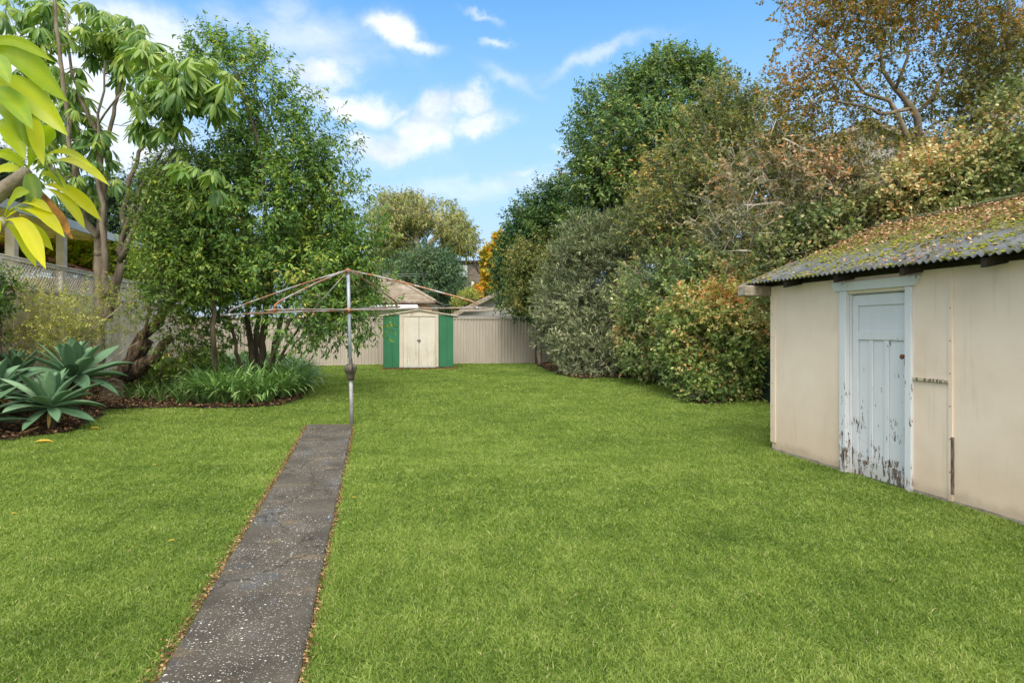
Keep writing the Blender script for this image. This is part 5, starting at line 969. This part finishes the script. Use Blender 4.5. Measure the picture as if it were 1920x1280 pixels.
tree('rusty_tree', 'orange and olive small leaved tree right of the tall green crown', 'tree', b0, [([b0, W(1370, 560, 17.5), W(1350, 430, 17.5), W(1330, 300, 17.5)], (.13, .03)), ([W(1368, 540, 17.5), W(1420, 420, 17.2), W(1430, 260, 17), (W(1400, 180, 17))], (.1, .02)), ([W(1365, 520, 17.5), W(1290, 430, 17.3), W(1240, 380, 17)], (.08, .02))],
     [lobe(1390, 215, 17.3, 70, 70), lobe(1350, 300, 17.3, 95, 75), lobe(1440, 260, 17, 70, 80), lobe(1300, 380, 17, 90, 70), lobe(1250, 330, 17.5, 40, 55, wgt=.6), lobe(1400, 370, 16.6, 100, 80), lobe(1240, 430, 17, 70, 60), lobe(1330, 460, 16.5, 95, 60), lobe(1480, 330, 16.5, 60, 80, wgt=.6)],
     4800, 8, .088, .056, co2, 105, M_barkpale, .34, 'ovate', droop=.2, nbr=1500, crook=.45, brkw=dict(a=.008, rtip=.005), gain=(1.5, 1.75, 1.6), twr=.004, lump=1.9, cf=3.4, clump=.48, inner=.45, bump=.25, bq=.009)
b0 = bs(1290, 720, 15.8)
tree('mottled_shrub', 'olive and orange mottled shrub wall behind the lowest rounded bush', 'shrub', b0, [([b0, W(1290, 620, 15.8), W(1270, 520, 15.8)], (.07, .02)), ([b0, W(1340, 600, 15.6), W(1390, 480, 15.4)], (.07, .02)), ([b0, W(1240, 640, 16), W(1200, 600, 16.2)], (.05, .015))],
     [lobe(1270, 530, 16, 85, 65), lobe(1350, 530, 15.4, 90, 70), lobe(1240, 590, 16.2, 75, 70), lobe(1230, 660, 16.3, 70, 45), lobe(1320, 610, 15.2, 90, 70), lobe(1410, 470, 15, 70, 70), lobe(1195, 625, 16.8, 40, 50, wgt=.7), lobe(1420, 560, 14.6, 60, 60)],
     6000, 8, .082, .054, cr, 106, M_barkpale, .26, 'ovate', droop=.15, nbr=1300, crook=.42, clump=.5, inner=.35, bump=.26, gain=(1.6, 1.75, 1.8), brkw=dict(a=.010, rtip=.006), twr=.0045, lump=1.9, cf=3.4)
b0 = bs(1350, 745, 13.8)
tree('rounded_bush', 'rounded red tinged bush spilling onto the lawn beside the cream outbuilding', 'shrub', b0, [([b0, W(1340, 700, 13.8), W(1320, 640, 13.8)], (.05, .015)), ([b0, W(1370, 690, 13.6), W(1400, 600, 13.6)], (.05, .015))],
     [lobe(1330, 690, 13.8, 66, 56), lobe(1385, 650, 13.6, 62, 66), lobe(1300, 650, 14.2, 60, 50), lobe(1400, 585, 13.8, 55, 60), lobe(1400, 700, 13.6, 45, 40), lobe(1340, 600, 14.2, 70, 60), lobe(1335, 735, 13.4, 50, 20)],
     4600, 8, .078, .056, [(0, (.02, .045, .012)), (.25, (.06, .11, .028)), (.5, (.14, .2, .055)), (.66, (.26, .28, .11)), (.8, (.44, .34, .18)), (.92, (.5, .17, .08)), (1, (.6, .5, .22))], 107, M_barkpale, .26, 'ovate', droop=.1, nbr=500, crook=.35, clump=.5, inner=.3, bump=.34, gain=(1.75, 1.7, 1.5), lump=1.9, cf=3.4)
b0 = bs(1700, 600, 11.6)
tree('creeper_bush', 'pink and green leaved bush draped over the mossy roof ridge', 'shrub', b0, [([b0, W(1690, 480, 11.4), W(1640, 400, 11.3)], (.09, .03)), ([b0, W(1760, 440, 11.2), W(1840, 330, 11.2)], (.09, .03)), ([W(1640, 480, 11.4), W(1560, 460, 11.2), W(1500, 440, 11.2)], (.05, .02))],
     [lobe(1560, 430, 11.3, 70, 40, wgt=.7), lobe(1490, 485, 11.4, 60, 55), lobe(1640, 410, 11.2, 70, 38, wgt=.7), lobe(1720, 360, 11.2, 85, 62), lobe(1800, 310, 11.2, 80, 70), lobe(1880, 290, 11, 85, 90), lobe(1900, 220, 11, 60, 60, wgt=.7), lobe(1450, 540, 11.8, 30, 60, wgt=.7), lobe(1950, 330, 10.8, 60, 60), lobe(1840, 370, 11, 60, 35, wgt=.6)],
     5400, 8, .072, .054, [(0, (.035, .055, .02)), (.25, (.10, .14, .04)), (.5, (.2, .23, .07)), (.68, (.36, .33, .14)), (.84, (.46, .3, .13)), (.94, (.52, .2, .08)), (1, (.58, .5, .25))], 108, M_barkpale, .26, 'ovate', droop=.15, nbr=1100, crook=.42, clump=.6, inner=.45, bump=.3, gain=(1.2, 1.25, 1.35), lump=1.9, cf=3.4, brkw=dict(a=.007, rtip=.004))
# big open crowned tree, top right
b0 = bs(1740, 640, 12.6); d = 12.4
st = [([b0, W(1740, 480, 12.6), W(1735, 380, 12.6), W(1740, 300, d), W(1725, 255, d), W(1705, 205, d), W(1680, 165, d), W(1655, 130, d), (W(1640, 70, d)), W(1650, -20, d)], (0.116, 0.109, 0.102, 0.088, 0.068, 0.061, 0.048, 0.037, 0.024, 0.014)),
      ([W(1740, 330, d), W(1700, 260, d), W(1665, 190, d - .1), W(1620, 170, d - .2), W(1560, 95, d - .3), W(1500, 60, d - .4)], (0.068, 0.061, 0.041, 0.031, 0.017, 0.008)), ([W(1738, 290, d), W(1715, 210, d + .3), W(1760, 160, d + .4), W(1800, 90, d + .5), W(1840, 20, d + .5)], (0.054, 0.041, 0.031, 0.020, 0.010)),
      ([W(1705, 205, d), (W(1650, 215, d - .3)), W(1600, 190, d - .5), W(1540, 190, d - .6), W(1470, 210, d - .6)], (0.041, 0.031, 0.024, 0.017, 0.008)), ([W(1740, 330, d), W(1810, 260, d + .2), W(1870, 190, d + .2), W(1900, 90, d), W(1920, 0, d)], (0.068, 0.048, 0.034, 0.024, 0.014)),
      ([W(1680, 165, d), (W(1700, 110, d - .3)), W(1720, 40, d - .4), W(1740, -30, d - .4)], (0.034, 0.027, 0.017, 0.010)), ([W(1735, 380, 12.6), (W(1660, 320, 12.4)), W(1560, 340, 12.2), W(1500, 300, 12.2), W(1440, 280, 12.2)], (0.054, 0.041, 0.031, 0.020, 0.008)),
      ([W(1735, 400, 12.6), (W(1640, 390, 12)), W(1540, 400, 11.9), W(1440, 440, 11.9), W(1400, 400, 11.9)], (0.054, 0.041, 0.027, 0.017, 0.008)), ([W(1895, 640, 12.8), W(1890, 400, 12.8), W(1880, 200, 12.8), W(1888, 60, 12.7), W(1895, -60, 12.7)], (0.088, 0.075, 0.061, 0.041, 0.027))]
tree('open_crowned_tree', 'large open crowned tree with crooked bare limbs and sparse orange leaves, top right', 'tree', b0, st,
     [lobe(1510, 60, 12, 55, 60), lobe(1590, 30, 12, 75, 55), lobe(1690, 20, 12.2, 90, 60), lobe(1800, 40, 12.6, 80, 60), lobe(1890, 100, 12.4, 70, 90), lobe(1480, 150, 12, 50, 55), lobe(1560, 140, 12, 75, 60), lobe(1640, 100, 12.3, 90, 70), lobe(1760, 130, 12.8, 90, 60, wgt=.8), lobe(1500, 240, 12, 65, 50, wgt=.8), lobe(1600, 240, 12.4, 80, 50, wgt=.7), lobe(1440, 290, 12.2, 55, 50), lobe(1820, 200, 12.8, 80, 70), lobe(1680, 290, 12.8, 80, 45, wgt=.6), lobe(1560, 330, 12.4, 90, 45, wgt=.7), lobe(1740, -50, 12.5, 220, 60), lobe(1540, -60, 12, 90, 60), lobe(1640, 280, 11.9, 90, 50), lobe(1540, 290, 11.9, 70, 50), lobe(1880, 60, 13.4, 60, 90), lobe(1840, 130, 13.4, 60, 70), lobe(1700, 200, 12.8, 90, 50, wgt=.6)],
     5000, 8, .062, .044, [(0, (.03, .045, .015)), (.3, (.08, .11, .03)), (.55, (.13, .15, .04)), (.7, (.19, .15, .045)), (.84, (.28, .14, .035)), (1, (.34, .22, .06))], 109, M_bark, .26, 'ovate', droop=.2, nbr=2600, crook=.5, clump=.42, inner=.6, bump=.25, bq=.008, brkw=dict(a=.009, rtip=.0045), trans=.3, twr=.0022)
# dark thicket behind everything on the right
b0 = bs(1600, 600, 12.8)
tree('tangled_tree', 'low spreading tangle of crooked silvery bare branches between the rusty tree and the roof ridge', 'tree', b0, [([b0, W(1590, 500, 12.7), W(1560, 450, 12.6), W(1530, 440, 12.4), W(1500, 400, 11.8), W(1440, 380, 11.7), W(1390, 385, 11.6)], (.10, .08, .06, .055, .045, .03, .015)), ([W(1570, 470, 12.6), W(1600, 400, 12.3), W(1570, 330, 11.8), W(1530, 290, 11.7), W(1470, 260, 11.6)], (.07, .06, .045, .035, .015)),
     ([W(1600, 400, 12.3), W(1680, 370, 11.6), W(1720, 380, 11.5), W(1800, 360, 11.5)], (.06, .045, .035, .02)), ([W(1530, 440, 12.4), W(1480, 450, 11.6), W(1430, 480, 11.5), W(1380, 470, 11.5)], (.045, .035, .025, .012)), ([W(1570, 330, 11.8), (W(1640, 320, 11.6)), W(1700, 330, 11.5), W(1780, 300, 11.5)], (.045, .035, .025, .012))],
     [lobe(1470, 330, 11.6, 90, 60, .6), lobe(1560, 340, 11.6, 90, 60, .6), lobe(1650, 340, 11.4, 90, 50, .6), lobe(1420, 410, 11.6, 70, 50, .6), lobe(1500, 420, 11.6, 80, 40, .6), lobe(1760, 320, 11.5, 60, 50, .6), lobe(1380, 330, 12.4, 60, 60, .6), lobe(1350, 420, 13, 60, 60, .6)],
     1000, 7, .07, .048, [(0, (.04, .055, .02)), (.3, (.10, .13, .045)), (.55, (.2, .21, .09)), (.75, (.36, .28, .14)), (1, (.5, .24, .1))], 113, pm('silvery_bark', [(.3, (.19, .155, .115)), (.5, (.34, .3, .24)), (.68, (.56, .54, .46))], 5, 7, .9, .4), .3, 'ovate', droop=.1, nbr=950, crook=.7, clump=.6, inner=.6, bump=.3, brkw=dict(a=.018, rtip=.0075, maxr=.042), twr=.0035, lump=1.8, cf=3.0, gain=(1.25, 1.2, 1.4))
b0 = bs(1600, 600, 17)
tree('dense_thicket', 'tangle of dark green leaves and brown twigs behind the mottled shrubs', 'shrub', b0, [([b0, W(1600, 450, 17), W(1580, 330, 17)], (.12, .03)), ([W(1600, 500, 17), W(1500, 440, 17), W(1450, 380, 17)], (.08, .02)), ([W(1600, 500, 17), W(1720, 400, 17), W(1800, 300, 17)], (.09, .02))],
     [lobe(1480, 450, 16.5, 90, 110), lobe(1580, 380, 16.5, 100, 80), lobe(1700, 400, 16, 110, 80), lobe(1820, 330, 16, 110, 100), lobe(1420, 620, 16.5, 80, 110), lobe(1900, 250, 16, 80, 120), lobe(1300, 600, 18, 100, 100), lobe(1850, 120, 17, 70, 70, wgt=.5)], 5000, 7, .1, .04, [(0, (.02, .035, .015)), (.5, (.06, .085, .035)), (.8, (.12, .14, .05)), (1, (.2, .15, .07))], 110, M_bark, .4, 'lance', droop=.3, nbr=900, crook=.35, clump=.35, inner=.5)

# ================================================================== distance
b0 = bs(785, 600, 62)
cgum = [(0, (.04, .06, .02)), (.35, (.09, .125, .045)), (.65, (.15, .185, .065)), (.88, (.2, .21, .08)), (1, (.27, .22, .1))]
tree('gum_tree', 'large olive gum tree with spreading crown on the skyline behind the tiled house', 'tree', b0, [([b0, W(792, 520, 62), W(786, 490, 62), W(778, 440, 62), W(770, 400, 62)], (.55, .5, .4, .3, .15)), ([W(790, 510, 62), W(805, 460, 62), W(830, 425, 62), W(850, 410, 62)], (.35, .28, .2, .1)), ([W(788, 495, 62), W(765, 450, 62), W(740, 430, 62)], (.3, .2, .1)), ([W(795, 480, 62), W(840, 455, 62), W(865, 450, 62)], (.2, .14, .08))],
     [lobe(740, 395, 62, 38, 26, 4), lobe(785, 402, 62, 36, 24, 4), lobe(826, 412, 62, 36, 28, 4), lobe(855, 440, 62, 26, 28, 4), lobe(722, 430, 61, 24, 40, 4), lobe(750, 440, 61, 30, 34, 4), lobe(868, 455, 62, 15, 22, 3, .7), lobe(725, 480, 61, 30, 34, 4), lobe(760, 475, 62, 24, 22, 3, .15), lobe(800, 432, 62, 30, 12, 3, .2), lobe(840, 480, 62, 12, 18, 2, .35), lobe(883, 466, 62, 7, 10, 1, .4)],
     3000, 9, .34, .13, cgum, 201, pm('gum_bark', [(.3, (.3, .26, .2)), (.7, (.55, .5, .42))], 1, 5, .8, .2), 1.0, 'diamond', droop=.9, up=.2, nbr=160, crook=.2, clump=.7, inner=.3, bump=.35, cf=.9, twr=.012, brkw=dict(a=.03, rtip=.02), bq=.02, trans=.25, spread=.6, gain=(2.1, 1.8, 1.5))
b0 = bs(800, 610, 48)
tree('feathery_tree', 'dark blue green feathery tree in front of the gum, above the tiled roof', 'tree', b0, [([b0, W(800, 560, 48), W(806, 530, 48), W(800, 500, 48)], (.3, .25, .15, .06)), ([W(802, 545, 48), W(840, 510, 48)], (.15, .05)), ([W(802, 550, 48), W(765, 520, 48)], (.15, .05))],
     [lobe(765, 510, 48, 38, 26, 3), lobe(805, 500, 48, 32, 24, 3), lobe(832, 508, 48, 22, 18, 3), lobe(800, 535, 47, 50, 26, 3), lobe(838, 548, 47, 20, 20, 3), lobe(755, 545, 47, 30, 24, 3), lobe(835, 572, 46.5, 26, 18, 2), lobe(730, 525, 48, 18, 28, 2, .7)], 4200, 10, .24, .07, [(0, (.015, .05, .03)), (.4, (.035, .10, .055)), (.75, (.085, .17, .085)), (1, (.18, .27, .12))], 202, M_barkdk, .9, 'diamond', droop=.1, up=.1, nbr=90, clump=.4, bump=.25, cf=1.0, twr=.01, bq=.015, trans=.2)
b0 = bs(915, 600, 40)
tree('autumn_tree', 'bright yellow and orange autumn tree behind the grey gable', 'tree', b0, [([b0, W(918, 560, 40), W(920, 520, 40), W(925, 480, 40), W(935, 440, 40)], (.2, .16, .12, .08, .03)), ([W(919, 545, 40), W(895, 505, 40), W(885, 480, 40)], (.1, .06, .03))],
     [lobe(915, 490, 40, 10, 22, 1.2), lobe(930, 485, 40, 20, 32, 1.5), lobe(938, 450, 40, 11, 18, 1, .8), lobe(922, 525, 39.5, 16, 18, 1.5), lobe(908, 548, 39.3, 18, 13, 1.2), lobe(928, 545, 39.3, 22, 16, 1.5)], 1300, 9, .2, .14, [(0, (.05, .08, .015)), (.3, (.14, .18, .025)), (.55, (.3, .28, .03)), (.8, (.44, .25, .025)), (1, (.45, .16, .025))], 203, M_barkdk, .3, 'ovate', droop=.3, nbr=80, clump=.4, bump=.25, cf=1.3, twr=.006, trans=.35, lump=1.5)
b0 = bs(880, 600, 37)
tree('lime_shrub', 'pale lime green rounded shrub below the yellow tree beside the gable roof', 'shrub', b0, [([b0, W(880, 575, 37), W(880, 560, 37)], (.06, .02))], [lobe(880, 556, 37, 18, 9, .8), lobe(868, 570, 37, 14, 12, .8)], 420, 9, .16, .03, [(0, (.12, .18, .04)), (.5, (.26, .34, .09)), (1, (.42, .48, .15))], 204, M_bark, .4, 'diamond', nbr=30, twr=.005)
# trees behind the left fence
b0 = bs(215, 560, 28)
tree('shady_tree', 'dark bushy tree behind the pergola, seen between the pale trunks', 'tree', b0, [([b0, W(215, 500, 28), W(240, 400, 28)], (.3, .1))], [lobe(250, 400, 28, 60, 65), lobe(180, 420, 28, 60, 60), lobe(310, 430, 27, 60, 70), lobe(300, 350, 28, 35, 40), lobe(120, 450, 27, 60, 50), lobe(30, 440, 26, 70, 60), lobe(-30, 380, 26, 60, 60), lobe(350, 500, 26, 60, 70), lobe(260, 500, 26, 60, 50)], 5500, 8, .17, .08, [(0, (.012, .035, .02)), (.45, (.03, .08, .04)), (.8, (.07, .15, .06)), (1, (.16, .25, .08))], 205, M_barkdk, .5, nbr=120, twr=.006, clump=.35)
b0 = bs(20, 560, 24)
tree('dark_conifer', 'dark conifer at the left edge behind the frangipani leaves', 'tree', b0, [([b0, W(10, 450, 24), W(5, 300, 24)], (.2, .05))], [lobe(5, 350, 24, 36, 60), lobe(-10, 420, 24, 50, 60), lobe(15, 310, 24, 22, 30, wgt=.5)], 1800, 10, .15, .03, [(0, (.008, .025, .018)), (.5, (.02, .05, .035)), (1, (.06, .1, .06))], 206, M_barkdk, .4, 'diamond', nbr=60, twr=.006)
b0 = bs(150, 520, 19)
tree('hedge', 'yellow green garden hedge seen under the pergola roof', 'hedge', b0, [([b0, W(150, 480, 19)], (.05, .02))], [lobe(60, 470, 19, 50, 30, .6), lobe(130, 475, 19, 50, 34, .6), lobe(200, 490, 19, 50, 34, .6), lobe(260, 510, 20, 40, 30, .6)], 2400, 8, .1, .06, [(0, (.04, .09, .015)), (.4, (.12, .2, .03)), (.75, (.3, .32, .04)), (1, (.5, .42, .05))], 207, M_barkdk, .3, nbr=20, clump=.3, gain=(2., 1.8, 1.4), trans=.45)
# green mass right of the tiled house's left end, behind the evergreen
b0 = bs(620, 620, 34)
tree('backdrop_tree', 'leafy green tree beyond the back fence, filling behind the evergreen', 'tree', b0, [([b0, W(620, 520, 34), W(620, 420, 34)], (.25, .08))], [lobe(600, 470, 34, 70, 70), lobe(520, 500, 34, 70, 70), lobe(430, 500, 33, 70, 70), lobe(670, 540, 33, 40, 40)], 2600, 8, .2, .09, [(0, (.02, .05, .015)), (.5, (.06, .12, .03)), (1, (.2, .28, .06))], 208, M_barkdk, .5, nbr=60, twr=.006)
